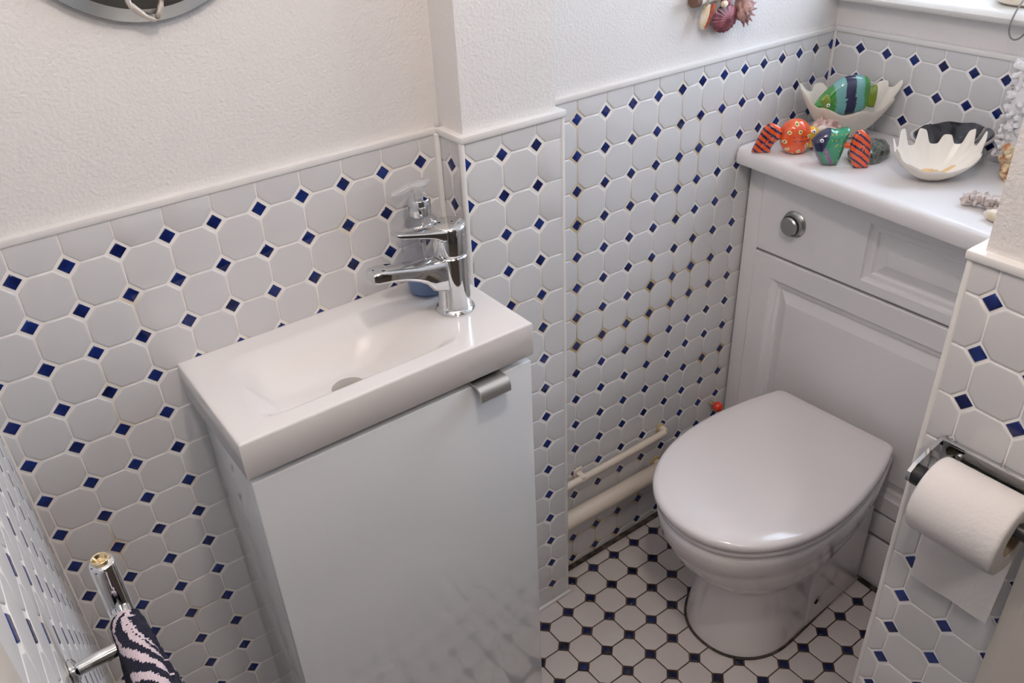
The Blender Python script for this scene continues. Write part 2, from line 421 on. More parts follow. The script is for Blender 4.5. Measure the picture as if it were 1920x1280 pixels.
bm = bmesh.new(); box(bm, 3.60, 3.72, YB-0.02, YB+0.12, 0, TOP-0.05, 0.045, 3); struct('trim_5', bm, TRIM)
bm = bmesh.new(); box(bm, XN-0.02, XN+0.10, YN-0.10, YN+0.02, 0, TOP-0.05, 0.045, 3); struct('trim_6', bm, TRIM)
bm = bmesh.new(); box(bm, XW-0.06, XW+0.06, YC-0.06, YC+0.05, 14.2, TOP-0.1, 0.02, 2); struct('trim_7', bm, TRIM)
# sealant lines on the floor
bm = bmesh.new()
box(bm, 3.78, 12.4, YC-0.17, YC+0.02, 0, 0.10, 0.03); struct('trim_8', bm, SEAL)
bm = bmesh.new(); box(bm, 0.5, 3.76, YB-0.11, YB+0.0, 0, 0.12, 0.04); struct('trim_9', bm, TRIM)
# architraves of the doorway the photo is taken from
bm = bmesh.new()
prism(bm, [(XN-0.02, -13.66), (XN-0.14, -13.70), (XN-0.26, -13.98), (XN-0.26, -14.9), (XN+0.2, -14.9), (XN+0.2, -13.66)], 0, 30.2)
struct('door_1', bm, FRAME, smooth=False)
bm = bmesh.new(); box(bm, XL-1.0, XL+0.02, -13.6, -12.32, 0, 30.2, 0.02); struct('door_2', bm, FRAME)

# ------------------------------------------------------------------ window: sill, frame, pane
bm = bmesh.new()
rings = []
prof = [(18.1, 17.99), (15.62, 17.99), (15.48, 18.02), (15.38, 18.1), (15.35, 18.19), (15.39, 18.28), (15.5, 18.35), (15.66, 18.37), (18.1, 18.37)]
loft(bm, [[P(x, y, z) for x, z in prof] for y in (-11.35, YC-0.05)])
struct('window_sill', bm, WHITEG)
bm = bmesh.new()
for a in ((WY0, WY0+0.5, WZ0+0.1, WZ1), (WY1-0.5, WY1, WZ0+0.1, WZ1), (WY0+0.5, WY1-0.5, WZ0+0.1, WZ0+0.7), (WY0+0.5, WY1-0.5, WZ1-0.5, WZ1)):
    box(bm, 17.0, 17.5, a[0], a[1], a[2], a[3], 0.05)
wf = struct('window_1', bm, WHITEG)
bm = bmesh.new(); box(bm, 17.2, 17.27, WY0+0.5, WY1-0.5, WZ0+0.7, WZ1-0.5); pn = fin('pane', bm, PANE, parent=wf, smooth=False); pn['label'] = 'clear glass pane'

# ------------------------------------------------------------------ ceiling lamp and added hall fill lamp (both out of view)
for lab, q in (('round opal glass ceiling lamp inside the room by the doorway', LAMP), ('added round opal glass fill lamp in the hall outside the doorway', HALL_FILL)):
    t = thing('ceiling_lamp', lab, 'lamp', (q.x/S, q.y/S, ZC))
    bm = bmesh.new(); lathe(bm, q.x/S, q.y/S, [(1.1, ZC-0.02), (1.1, ZC-0.25), (0.9, ZC-0.35)]); fin('lamp_base', bm, CHROME, t)
    bm = bmesh.new(); lathe(bm, q.x/S, q.y/S, [(0.9, ZC-0.36), (1.25, ZC-0.6), (1.3, ZC-0.9), (1.1, ZC-1.3), (0.6, ZC-1.55), (0.05, ZC-1.6)]); fin('lamp_shade', bm, LAMPG, t)

# ================================================================== VANITY + BASIN + TAP
t = thing('vanity_cabinet', 'gloss white slim vanity cabinet under the basin with one steel handle', 'cabinet', (-2.95, -1.8, 0))
bm = bmesh.new()
box(bm, -6.28, 0.40, -3.38, -0.02, 0.0, 12.25, 0.02)
box(bm, -6.27, 0.39, -3.0, -0.03, 12.2, 12.61, 0.0)
fin('body', bm, LAM, t)
bm = bmesh.new(); box(bm, -6.40, 0.52, -3.62, -3.42, 0.35, 12.44, 0.02)
dr = fin('door', bm, LAM, t)
bm = bmesh.new()
prof = [(-3.60, 12.445), (-3.60, 12.50), (-3.82, 12.50), (-3.93, 12.46), (-3.99, 12.35), (-4.01, 12.22), (-4.04, 12.22), (-4.04, 12.37), (-3.97, 12.50), (-3.84, 12.55), (-3.45, 12.55), (-3.45, 12.445)]
loft(bm, [[P(x, y, z) for y, z in prof] for x in (-1.20, -0.38)])
fin('handle', bm, BRUSH, dr, angle=60)['label'] = 'brushed steel tab handle'

def sst(a, b, x):
    t_ = max(0, min(1, (x-a)/(b-a))); return t_*t_*(3-2*t_)
t = thing('basin', 'narrow rectangular white basin with shallow bowl and deck for the tap', 'basin', (-2.95, -1.82, 12.62))
bm = bmesh.new()
X0, X1, Y0, Y1, ZT, ZB = -6.45, 0.52, -3.66, -0.01, 13.50, 12.62
def depth(x, y):
    fx = (0.75*sst(-5.80, -5.0, x)+0.25*sst(-5.8, -4.2, x))*(1-sst(-3.0, -1.0, x)*1.0 if x > -3.0 else 1)
    gy = (1-sst(-1.75, -0.55, y))*sst(-3.22, -2.92, y)
    return 0.80*fx*gy
xs = sorted(set([X0+(X1-X0)*i/110 for i in range(111)])); ys = [Y0+(Y1-Y0)*i/70 for i in range(71)]
vg = [[bm.verts.new(P(x, y, ZT-depth(x, y))) for y in ys] for x in xs]
for i in range(len(xs)-1):
    for j in range(len(ys)-1): bm.faces.new((vg[i][j], vg[i+1][j], vg[i+1][j+1], vg[i][j+1]))
bound = [vg[i][0] for i in range(len(xs))]+[vg[-1][j] for j in range(1, len(ys))]+[vg[i][-1] for i in range(len(xs)-2, -1, -1)]+[vg[0][j] for j in range(len(ys)-2, 0, -1)]
cx, cy = (X0+X1)/2, (Y0+Y1)/2
def ringat(off, z):
    out = []
    for v in bound:
        x, y = v.co.x/S, v.co.y/S
        out.append(bm.verts.new(P(cx+(x-cx)*(1+off/((X1-X0)/2)), cy+(y-cy)*(1+off/((Y1-Y0)/2)), z)))
    return out
prev = bound
for off, z in ((0.02, ZT-0.015), (0.03, ZT-0.05), (0.03, ZB+0.03), (0.0, ZB)):
    cur = ringat(off, z)
    for i in range(len(cur)): bm.faces.new((prev[i], cur[i], cur[(i+1) % len(cur)], prev[(i+1) % len(cur)]))
    prev = cur
bm.faces.new(prev)
fin('bowl', bm, BASIN, t, angle=50)
bm = bmesh.new(); zb = ZT-0.80
lathe(bm, -3.50, -2.22, [(0.40, zb-0.02), (0.40, zb+0.02), (0.36, zb+0.04), (0.02, zb+0.05)], 36)
fin('drain', bm, BRUSH, t)['label'] = 'steel drain plug'

TX, TY = -0.42, -1.94
t = thing('mixer_tap', 'chrome single lever mixer tap standing on the right end of the basin', 'tap', (TX, TY, ZT))
bm = bmesh.new()
lathe(bm, TX, TY, [(0.46, ZT), (0.47, ZT+0.04), (0.44, ZT+0.09), (0.40, ZT+0.12), (0.385, ZT+0.2), (0.38, 14.2), (0.40, 14.9), (0.40, 14.93), (0.375, 14.96)], 56)
fin('body', bm, CHROME, t, angle=35)
bm = bmesh.new()
def rrect(cx, y, zc, hw, hh, n=6, rr=0.5, dirx=(0, 1)):
    pts = []
    r = rr*min(hw, hh)
    for (sx, sz, a0) in ((1, 1, 0), (-1, 1, 90), (-1, -1, 180), (1, -1, 270)):
        for k in range(n):
            a = math.radians(a0+90*k/(n-1)); pts.append((sx*(hw-r)+r*math.cos(a), sz*(hh-r)+r*math.sin(a)))
    return [P(cx, y+p[0], zc+p[1]) for p in pts]
secs = [(-0.30, 14.52, 0.30, 0.42), (-0.62, 14.60, 0.29, 0.36), (-0.80, 14.72, 0.275, 0.25), (-1.0, 14.80, 0.265, 0.19), (-1.30, 14.90, 0.26, 0.155), (-1.6, 14.97, 0.26, 0.15), (-1.86, 15.01, 0.255, 0.15), (-2.0, 15.02, 0.24, 0.14), (-2.07, 15.02, 0.20, 0.11)]
secs = [(TX+0.42*0+s[0], s[1], s[2], s[3]) for s in secs]
loft(bm, [rrect(x, TY, z, hw, hh, rr=0.55) for x, z, hw, hh in secs])
sp = fin('spout', bm, CHROME, t, angle=50)
bm = bmesh.new(); lathe(bm, -1.84, TY, [(0.17, 14.77), (0.17, 14.89), (0.15, 14.91)], 24); fin('aerator', bm, DCHROME, sp)
bm = bmesh.new()
lathe(bm, TX, TY, [(0.385, 14.97), (0.40, 15.0), (0.41, 15.05), (0.41, 15.60), (0.39, 15.67), (0.33, 15.71), (0.02, 15.72)], 56)
secs = [(-0.45, 15.50, 0.36, 0.17), (-0.75, 15.53, 0.33, 0.15), (-0.93, 15.60, 0.29, 0.085), (-1.2, 15.66, 0.25, 0.06), (-1.5, 15.72, 0.22, 0.055), (-1.68, 15.76, 0.20, 0.05), (-1.76, 15.78, 0.15, 0.04)]
loft(bm, [rrect(x, TY+0.06*max(0, -0.5-x), z, hw, hh, rr=0.7) for x, z, hw, hh in secs])
fin('lever', bm, CHROME, t, angle=50)

BX, BY = -0.44, -0.74
t = thing('soap_dispenser', 'clear pump soap bottle with a little blue soap, behind the tap', 'soap bottle', (BX, BY, ZT))
bm = bmesh.new()
lathe(bm, BX, BY, [(0.40, ZT+0.01), (0.48, ZT+0.04), (0.52, ZT+0.15), (0.53, 14.3), (0.53, 14.85), (0.50, 15.1), (0.42, 15.32), (0.30, 15.47), (0.2, 15.54), (0.2, 15.6)], 48)
bt = fin('bottle', bm, CLEAR, t)
bm = bmesh.new()
lathe(bm, BX, BY, [(0.36, ZT+0.04), (0.45, ZT+0.07), (0.49, ZT+0.18), (0.495, ZT+0.42), (0.48, ZT+0.43), (0.02, ZT+0.43)], 40)
fin('soap', bm, SOAP, t)['label'] = 'pale blue liquid soap'
bm = bmesh.new(); lathe(bm, BX, BY, [(0.26, 15.52), (0.27, 15.55), (0.27, 15.9), (0.25, 15.93), (0.1, 15.94)], 36)
fin('collar', bm, CHROME, t)
bm = bmesh.new(); lathe(bm, BX, BY, [(0.11, 15.93), (0.11, 16.08), (0.2, 16.12), (0.22, 16.28), (0.17, 16.33), (0.02, 16.34)], 28)
loft(bm, [rrect(x, BY, z, hw, hh) for x, z, hw, hh in ((BX+0.28, 16.28, 0.10, 0.05), (BX, 16.27, 0.15, 0.07), (BX-0.3, 16.24, 0.11, 0.055), (BX-0.62, 16.18, 0.07, 0.04), (BX-0.68, 16.15, 0.05, 0.03))])
tube(bm, [P(BX, BY, 15.5), P(BX+0.02, BY, 14.6), P(BX+0.05, BY, 13.7)], 0.05, 8)
fin('pump', bm, FROST, t)

# ================================================================== TOILET
CY = -5.5
def outline(xf, xb, hw, hwb, n=28, fr=0.5, corner=0.35, ex=2.15):
    """closed outline, front round, back square, symmetric about CY; xw = where widest"""
    xm = xf+(xb-xf)*fr; pts = []
    # from back-right corner round the front to back-left corner
    half = []
    for k in range(n+1):
        a = math.pi/2*k/n       # 0 front tip .. 90 deg widest
        half.append((xm-(xm-xf)*math.cos(a)**(2/ex), hw*math.sin(a)**(2/ex)))
    m = 8
    for k in range(1, m+1):
        s = k/m; half.append((xm+(xb-corner-xm)*s, hw+(hwb-hw)*(s**2)))
    for k in range(1, 6):
        a = math.pi/2*k/5; half.append((xb-corner+corner*math.sin(a), hwb-corner*(1-math.cos(a))))
    right = [(x, CY-y) for x, y in half]; left = [(x, CY+y) for x, y in half[1:]]
    return right[::-1]+left      # back-right ... front ... back-left
def oring(o, z): return [P(x, y, z) for x, y in o]
t = thing('toilet', 'white back to wall toilet with closed lid in the alcove', 'toilet', (8.5, CY, 0)); TOI = t
bm = bmesh.new()
secs = [(0.0, 5.80, 11.95, 1.78, 1.62, 0.34), (0.35, 5.83, 11.95, 1.76, 1.60, 0.34), (1.6, 5.98, 11.95, 1.66, 1.58, 0.34), (2.6, 6.02, 11.95, 1.66, 1.6, 0.34), (3.1, 5.85, 11.95, 1.78, 1.62, 0.36),
        (3.3, 5.55, 11.95, 1.98, 1.64, 0.38), (3.6, 5.15, 11.95, 2.18, 1.68, 0.42), (4.1, 4.75, 11.95, 2.38, 1.78, 0.46), (4.7, 4.45, 11.95, 2.52, 1.9, 0.48), (4.95, 4.36, 11.95, 2.56, 1.92, 0.5), (5.02, 4.28, 11.95, 2.60, 1.94, 0.5), (5.5, 4.18, 11.95, 2.66, 1.98, 0.5), (5.75, 4.17, 11.95, 2.67, 2.0, 0.5), (5.86, 4.26, 12.0, 2.60, 1.95, 0.5)]
loft(bm, [oring(outline(xf, xb, hw, hb, fr=fr, corner=0.2), z) for z, xf, xb, hw, hb, fr in secs])
pan = fin('pan', bm, CERAM, t, angle=60)
# side skirt step with fixing cap
for sgn in (-1, 1):
    bm = bmesh.new()
    y0 = CY+sgn*1.50; y1 = CY+sgn*1.79
    box(bm, 8.75, 11.9, min(y0, y1), max(y0, y1), 0.0, 3.6, 0.10, 3); fin('skirt', bm, CERAM, pan)
    bm = bmesh.new(); blob(bm, P(9.15, CY+sgn*1.80, 1.0), 0.10, 2, sy=0.4); fin('fixing_cap', bm, DARK, pan)
bm = bmesh.new()
loft(bm, [oring(outline(xf, xb, hw, hb, corner=0.3), z) for z, xf, xb, hw, hb in ((5.90, 4.22, 11.45, 2.62, 2.08), (5.93, 4.14, 11.5, 2.68, 2.12), (6.08, 4.10, 11.5, 2.71, 2.14), (6.14, 4.14, 11.48, 2.68, 2.12))])
fin('seat', bm, LID, t, angle=70)
bm = bmesh.new()
loft(bm, [oring(outline(xf, xb, hw, hb, corner=0.3), z) for z, xf, xb, hw, hb in ((6.17, 4.10, 11.45, 2.68, 2.12), (6.20, 4.04, 11.5, 2.73, 2.16), (6.38, 4.02, 11.5, 2.745, 2.17), (6.46, 4.07, 11.48, 2.70, 2.14), (6.50, 4.20, 11.4, 2.60, 2.06), (6.52, 4.7, 11.1, 2.25, 1.8))])
fin('lid', bm, LID, t, angle=80)
for sgn in (-1, 1):
    bm = bmesh.new(); tube(bm, [P(11.62, CY+sgn*1.2-0.35, 6.15), P(11.62, CY+sgn*1.2+0.35, 6.15)], 0.14, 16); fin('hinge', bm, LID, t)

TOI.rotation_euler.z = 0.052; TOI.location.y += 0.10*S
# dark silicone round the foot
bm = bmesh.new()
o1 = outline(5.74, 11.95, 1.84, 1.68, fr=0.34, corner=0.2); o2 = outline(5.82, 12.0, 1.76, 1.6, fr=0.34, corner=0.2)
loft(bm, [oring(o1, 0.003), oring(o1, 0.05), oring(o2, 0.07)], cap0=False, cap1=False)
for v in bm.verts:
    q = v.co-P(8.5, CY, 0); v.co = P(8.5, CY+0.10, 0)+Matrix.Rotation(0.052, 3, 'Z')@q
struct('trim_10', bm, SEAL)

# ================================================================== BACK TO WALL UNIT AND WORKTOP
XF = 12.1
t = thing('toilet_cabinet', 'white panelled cabinet boxing in the cistern behind the toilet', 'cabinet', (13.9, -5.8, 0))
bm = bmesh.new()
box(bm, XF+0.32, 15.6, -11.3, -0.3, 0.0, 13.6, 0.02)
box(bm, XF+0.10, XF+0.3, -0.86, -0.27, 0.2, 13.6, 0.03)       # filler strip by the wall
fin('body', bm, CAB, t)
def panel(bm, y0, y1, z0, z1, ry0, ry1, rz0, rz1, x0=XF, th=0.3):
    """slab in the x = x0 plane with a moulded recessed frame and a raised field"""
    def rect(a, b, c, d, x): return [P(x, a, c), P(x, b, c), P(x, b, d), P(x, a, d)]
    rings = [rect(y0, y1, z0, z1, x0+th), rect(y0, y1, z0, z1, x0+0.03), rect(y0-0.03, y1+0.03, z0+0.03, z1-0.03, x0)]
    if ry0 is not None:
        for ins, dx in ((0, 0), (0.05, 0.07), (0.12, 0.11), (0.24, 0.13), (0.30, 0.20), (0.36, 0.20), (0.42, 0.18), (0.70, 0.05), (0.76, 0.04)):
            rings.append(rect(ry0-ins, ry1+ins, rz0+ins, rz1-ins, x0+dx))
    loft(bm, rings)
bm = bmesh.new(); panel(bm, -0.90, -11.2, 10.72, 13.42, -4.80, -10.9, 11.05, 12.92)
dw = fin('drawer_front', bm, CAB, t, angle=12)
bm = bmesh.new(); panel(bm, -0.90, -11.2, 3.25, 10.62, -1.65, -10.5, 3.9, 9.85)
fin('door', bm, CAB, t, angle=12)
bm = bmesh.new(); box(bm, XF+0.02, XF+0.3, -11.2, -0.9, 2.22, 3.15, 0.05); fin('rail', bm, CAB, t)
bm = bmesh.new(); box(bm, XF+0.05, XF+0.3, -11.2, -0.9, 0.02, 2.05, 0.03); fin('plinth', bm, CAB, t)
bm = bmesh.new()
by, bz = -2.27, 12.02
def latx(bm, x0, y, z, prof, n=40, mi=0):     # profile (r, dx) lathed about the x axis, towards the room
    loft(bm, [[P(x0-d, y+r*math.cos(2*math.pi*i/n), z+r*math.sin(2*math.pi*i/n)) for i in range(n)] for r, d in prof], mi=mi)
latx(bm, XF, by, bz, [(0.43, 0.0), (0.43, 0.03), (0.38, 0.08), (0.34, 0.10), (0.33, 0.20)])
bt = fin('flush_button', bm, DCHROME, t); bt['label'] = 'round dull chrome flush button'
bm = bmesh.new(); latx(bm, XF-0.20, by, bz, [(0.33, 0), (0.335, 0.05), (0.30, 0.06)]); fin('button_ring', bm, BLACK, bt)
bm = bmesh.new(); latx(bm, XF-0.26, by, bz, [(0.31, 0), (0.31, 0.05), (0.27, 0.09), (0.02, 0.10)]); fin('button_cap', bm, DCHROME, bt)

bm = bmesh.new()
rings = []
for y, xo in ((YC-0.06, 11.42), (-11.36, 10.62)):
    pr = [(15.74, 13.64), (xo+0.10, 13.64), (xo+0.03, 13.67), (xo, 13.75), (xo, 13.98), (xo+0.04, 14.10), (xo+0.12, 14.17), (xo+0.24, 14.2), (15.74, 14.2)]
    rings.append([P(x, y, z) for x, z in pr])
loft(bm, rings)
WT = fin('worktop', bm, WORK); tagp(WT, 'white worktop with rounded front edge on top of the toilet cabinet', 'worktop')
ZW = 14.2

bm = bmesh.new(); box(bm, 11.96, 12.14, -11.2, -7.0, 0, 0.10, 0.03)
struct('trim_11', bm, SEAL)

# ================================================================== PIPES
bm = bmesh.new()
tube(bm, smooth_path([P(3.78, -0.52, 4.28), P(6, -0.52, 4.28), P(8.4, -0.52, 4.30), P(8.68, -0.50, 4.31), P(8.75, -0.40, 4.31), P(8.75, -0.24, 4.31)], 6), 0.125, 16)
pb = fin('water_pipe', bm, PIPE); tagp(pb, 'thin cream painted pipe running along the alcove wall', 'pipe')
bm = bmesh.new(); box(bm, 4.70, 4.92, -0.64, -0.22, 4.16, 4.42, 0.05); box(bm, 4.62, 5.0, -0.30, -0.22, 4.10, 4.55, 0.03)
tagp(fin('pipe_clip', bm, PIPE), 'small painted clip holding the thin pipe to the tiles', 'pipe clip')
bm = bmesh.new(); tube(bm, [P(3.78, -0.60, 2.82), P(8.35, -0.60, 2.72)], 0.30, 24); tube(bm, [P(8.3, -0.60, 2.72), P(8.5, -0.5, 2.74), P(8.6, -0.36, 2.78), P(8.6, -0.24, 2.78)], [0.17, 0.17, 0.17, 0.17], 20)
wp = fin('waste_pipe', bm, PIPE); tagp(wp, 'thick cream painted waste pipe low on the alcove wall', 'pipe')
bm = bmesh.new()
loft(bm, [[P(8.6+r*math.cos(a*math.pi/8), y, 2.78+r*math.sin(a*math.pi/8)) for a in range(16)] for r, y in ((0.28, -0.21), (0.26, -0.26), (0.18, -0.3))])
fin('flange', bm, STAIN, wp)['label'] = 'yellowed flange'
bm = bmesh.new()
loft(bm, [[P(8.75+r*math.cos(a*math.pi/8), y, 4.31+r*math.sin(a*math.pi/8)) for a in range(16)] for r, y in ((0.20, -0.21), (0.19, -0.25), (0.13, -0.3))])
fin('flange', bm, STAIN, pb)['label'] = 'yellowed flange'
t = thing('float_ball', 'small red ball knob on the wall behind the toilet lid', 'knob', (11.4, -0.5, 4.1))
bm = bmesh.new(); blob(bm, P(11.40, -0.60, 4.22), 0.20, 3); fin('ball', bm, RED, t)
bm = bmesh.new(); tube(bm, [P(11.40, -0.44, 4.22), P(11.40, -0.21, 4.22)], 0.07, 12); fin('stem', bm, GOLD, t)

# ================================================================== TOILET ROLL AND HOLDER
t = thing('toilet_roll_holder', 'chrome toilet roll holder with black roller fixed to the tiled wall', 'holder', (XN, -12.75, 13.3))
bm = bmesh.new()
box(bm, XN-0.05, XN-0.005, -14.0, -11.84, 13.16, 13.64, 0.01)
box(bm, XN-0.12, XN-0.005, -14.0, -11.82, 13.60, 13.67, 0.02)
fin('back_plate', bm, CHROME, t)
for ya in (-11.84, -13.98):
    bm = bmesh.new()
    s = 0.035
    ring = lambda x, zc, hh: [P(x, ya-s, zc-hh), P(x, ya+s, zc-hh), P(x, ya+s, zc+hh), P(x, ya-s, zc+hh)]
    loft(bm, [ring(XN-0.01, 13.42, 0.24), ring(3.2, 13.37, 0.22), ring(2.75, 13.31, 0.18), ring(2.58, 13.28, 0.10)])
    fin('arm', bm, CHROME, t, smooth=False)
bm = bmesh.new(); tube(bm, [P(2.76, -11.88, 13.26), P(2.76, -12.06, 13.26), P(2.76, -12.07, 13.26), P(2.76, -13.94, 13.26)], [0.19, 0.19, 0.13, 0.13], 20); fin('roller', bm, BLACK, t)['label'] = 'black plastic roller'
bm = bmesh.new()
loft(bm, [[P(XN-0.05-d, -12.2+r*math.cos(a*math.pi/8), 13.42+r*math.sin(a*math.pi/8)) for a in range(16)] for r, d in ((0.07, 0), (0.07, 0.02), (0.05, 0.04))])
fin('screw', bm, DCHROME, t)
RX, RZ, RR, RC = 2.83, 13.0, 0.71, 0.34
t = thing('toilet_roll', 'white toilet roll on the holder with one sheet hanging below it', 'toilet roll', (RX, -12.75, RZ-RR))
bm = bmesh.new(); n = 64
def rring(r, y, wob=0): return [P(RX+r*math.cos(2*math.pi*i/n), y, RZ+r*math.sin(2*math.pi*i/n)) for i in range(n)]
ya, yb = -12.14, -13.66
loft(bm, [rring(RC, ya), rring(RR-0.06, ya), rring(RR-0.015, ya-0.02), rring(RR, ya-0.07), rring(RR, yb+0.07), rring(RR-0.015, yb+0.02), rring(RR-0.06, yb), rring(RC, yb), rring(RC, ya)], cap0=False, cap1=False)
fin('roll', bm, PAPER, t, angle=60, merge=1e-6)
bm = bmesh.new(); loft(bm, [rring(RC-0.005, ya-0.01), rring(RC-0.005, yb+0.01), rring(RC-0.03, yb+0.01), rring(RC-0.03, ya-0.01), rring(RC-0.005, ya-0.01)], cap0=False, cap1=False); fin('core', bm, CARD, t, angle=60, merge=1e-6)
bm = bmesh.new(); rows = []
prof = [(RX+0.712*math.cos(a), RZ+0.712*math.sin(a)) for a in (0.5, 0.25, 0.0)] + [(3.53, 12.5), (3.49, 12.0), (3.43, 11.4), (3.38, 10.9), (3.35, 10.45)]
for (x, z) in prof:
    rows.append([(x+0.012*math.sin(k*0.9+z*2), -12.04+(-13.55+12.04)*k/12, z) for k in range(13)])
front = [[bm.verts.new(P(*p)) for p in r] for r in rows]
back = [[bm.verts.new(P(p[0]+0.012, p[1], p[2])) for p in r] for r in rows]
for k in range(len(rows)-1):
    for i in range(12):
        bm.faces.new((front[k][i], front[k][i+1], front[k+1][i+1], front[k+1][i])); bm.faces.new((back[k][i+1], back[k][i], back[k+1][i], back[k+1][i+1]))
for i in range(12): bm.faces.new((front[-1][i], front[-1][i+1], back[-1][i+1], back[-1][i]))
fin('sheet', bm, PAPER, t, angle=80)

# ================================================================== TOWEL RADIATOR AND TOWEL
TXP, TYP = -9.35, -9.0
t = thing('towel_rail', 'chrome ladder towel rail standing off the left wall with a round cap on its post', 'towel rail', (TXP, -11.5, 2.0))
for k, yp in enumerate((TYP, -14.2)):
    bm = bmesh.new()
    n = 32; rr = 0.135
    def dsec(z, s=1): 
        out = []
        for i in range(n):
            a = 2*math.pi*i/n; x, y = math.cos(a), math.sin(a)
            out.append(P(TXP+rr*s*x, yp+rr*s*y, z))
        return out
    loft(bm, [dsec(2.0), dsec(16.66), dsec(16.70, 0.97), dsec(16.71, 0.9)])
    ps = fin('post', bm, CHROME, t, angle=50)
    bm = bmesh.new(); lathe(bm, TXP, yp+0.03, [(0.092, 16.71), (0.102, 16.725), (0.100, 16.745), (0.088, 16.755), (0.072, 16.75), (0.058, 16.725), (0.05, 16.715), (0.022, 16.715), (0.02, 16.73), (0.004, 16.735)], 36)
    fin('cap', bm, GOLD, ps)['label'] = 'warm coloured round bleed cap'
    for zz in (15.42, 4.0):
        bm = bmesh.new(); tube(bm, [P(TXP, yp, zz), P(XL+0.0, yp, zz)], 0.085, 20); br = fin('bracket', bm, CHROME, t)
        bm = bmesh.new()
        loft(bm, [[P(XL+d, yp+r*math.cos(a*math.pi/10), zz+r*math.sin(a*math.pi/10)) for a in range(20)] for r, d in ((0.15, 0.0), (0.15, 0.05), (0.10, 0.08))])
        fin('collar', bm, CHROME, br)
for zz in (16.05, 13.5, 12.6, 11.7, 8.5, 7.6, 6.7):
    bm = bmesh.new(); tube(bm, [P(TXP, TYP, zz), P(TXP, -14.2, zz)], 0.10, 16); fin('bar', bm, CHROME, t)

# towel: draped over the top bar
bm = bmesh.new()
NS, NT = 300, 200          # s along bar, t across the drape
L_in, L_out = 4.6, 5.0
def towel_pt(s, tt):
    y = -9.32 - s*4.3
    r = 0.17
    arc = math.pi*r
    tot = L_in+arc+L_out; q = tt*tot
    pinch = 0.55+0.45*sst(0, 0.25, s)
    if q < L_in:
        d = L_in-q; x = -r-0.10*math.sin(d*1.1)*0.6; z = -d
    elif q < L_in+arc:
        a = (q-L_in)/r; x = -r*math.cos(a); z = r*math.sin(a); d = 0
    else:
        d = q-L_in-arc; x = r+(0.42*sst(0, 3.0, d)+0.05*math.sin(s*9+d))*pinch; z = -d
    wv = 0.035*math.sin(s*23+1.5*z)*sst(0, 1, abs(d))
    nn = noise.noise(Vector((s*60, tt*120, 0)))*0.012
    return Vector((TXP+x+wv+nn, y+0.03*math.sin(z*1.3), 16.05+z+nn))
SWOOSH = [([(0.0, 0.06), (0.02, -0.02), (0.06, -0.11), (0.16, -0.21), (0.44, -0.19), (0.74, -0.01), (0.90, 0.12), (1.05, 0.34)], 0.022, 0.050),
          ([(0.02, 0.06), (0.14, 0.0), (0.30, 0.03), (0.44, 0.07), (0.56, 0.15), (0.66, 0.30)], 0.028, 0.020),
          ([(0.14, -0.02), (0.28, -0.03), (0.40, -0.01), (0.60, 0.07), (0.70, 0.16), (0.80, 0.30)], 0.030, 0.030),
          ([(0.10, 0.06), (0.10, -0.01), (0.15, -0.07)], 0.025, 0.02),
          ([(0.82, -0.22), (0.92, -0.12), (1.04, 0.01), (1.18, 0.11), (1.35, 0.35)], 0.04, 0.05),
          ([(1.15, -0.30), (1.35, -0.05), (1.55, 0.2), (1.8, 0.6)], 0.05, 0.06), ([(0.3, 0.75), (0.6, 0.95), (1.0, 1.3)], 0.03, 0.05), ([(0.9, 0.8), (1.4, 1.1), (2.0, 1.8)], 0.05, 0.07),
          ([(1.5, -0.5), (1.9, 0.0), (2.4, 0.5)], 0.06, 0.08), ([(2.2, -0.6), (2.6, 0.1), (3.2, 0.7)], 0.06, 0.08), ([(3.0, -0.6), (3.5, 0.2), (4.1, 0.8)], 0.07, 0.07)]
def stripe(s, d):
    """white swooshes of the zebra pattern: s along the bar, d = distance over the ridge"""
    u = s*4.3; jj = 0.020*noise.noise(Vector((u*60, d*60, 3)))+0.010*noise.noise(Vector((u*12, d*12, 1)))
    for pts, w0, w1 in SWOOSH:
        n = len(pts)-1
        for k in range(n):
            (x0, y0), (x1, y1) = pts[k], pts[k+1]; dx, dy = x1-x0, y1-y0
            t_ = max(0, min(1, ((u-x0)*dx+(d-y0)*dy)/(dx*dx+dy*dy)))
            if math.hypot(u-x0-t_*dx, d-y0-t_*dy) < (w0+(w1-w0)*(k+t_)/n)*(1 if k+t_ < n-0.8 else max(0.15, (n-k-t_)/0.8))+jj: return True
    return False
vg = [[None]*(NT+1) for _ in range(NS+1)]
for i in range(NS+1):
    for k in range(NT+1):
        vg[i][k] = bm.verts.new(P(*towel_pt(i/NS, 0.30+0.42*k/NT)))
arc = math.pi*0.17; tot = L_in+arc+L_out
for i in range(NS):
    for k in range(NT):
        f = bm.faces.new((vg[i][k], vg[i+1][k], vg[i+1][k+1], vg[i][k+1]))
        q = (0.30+0.42*(k+0.5)/NT)*tot; d = q-L_in-arc/2
        f.material_index = 1 if stripe((i+0.5)/NS, d) else 0
tw = fin('towel', bm, [NAVY, TWHITE]); tagp(tw, 'navy blue towel with white zebra stripes hanging over the chrome rail', 'towel')
so = tw.modifiers.new('thick', 'SOLIDIFY'); so.thickness = 0.004; so.offset = -1

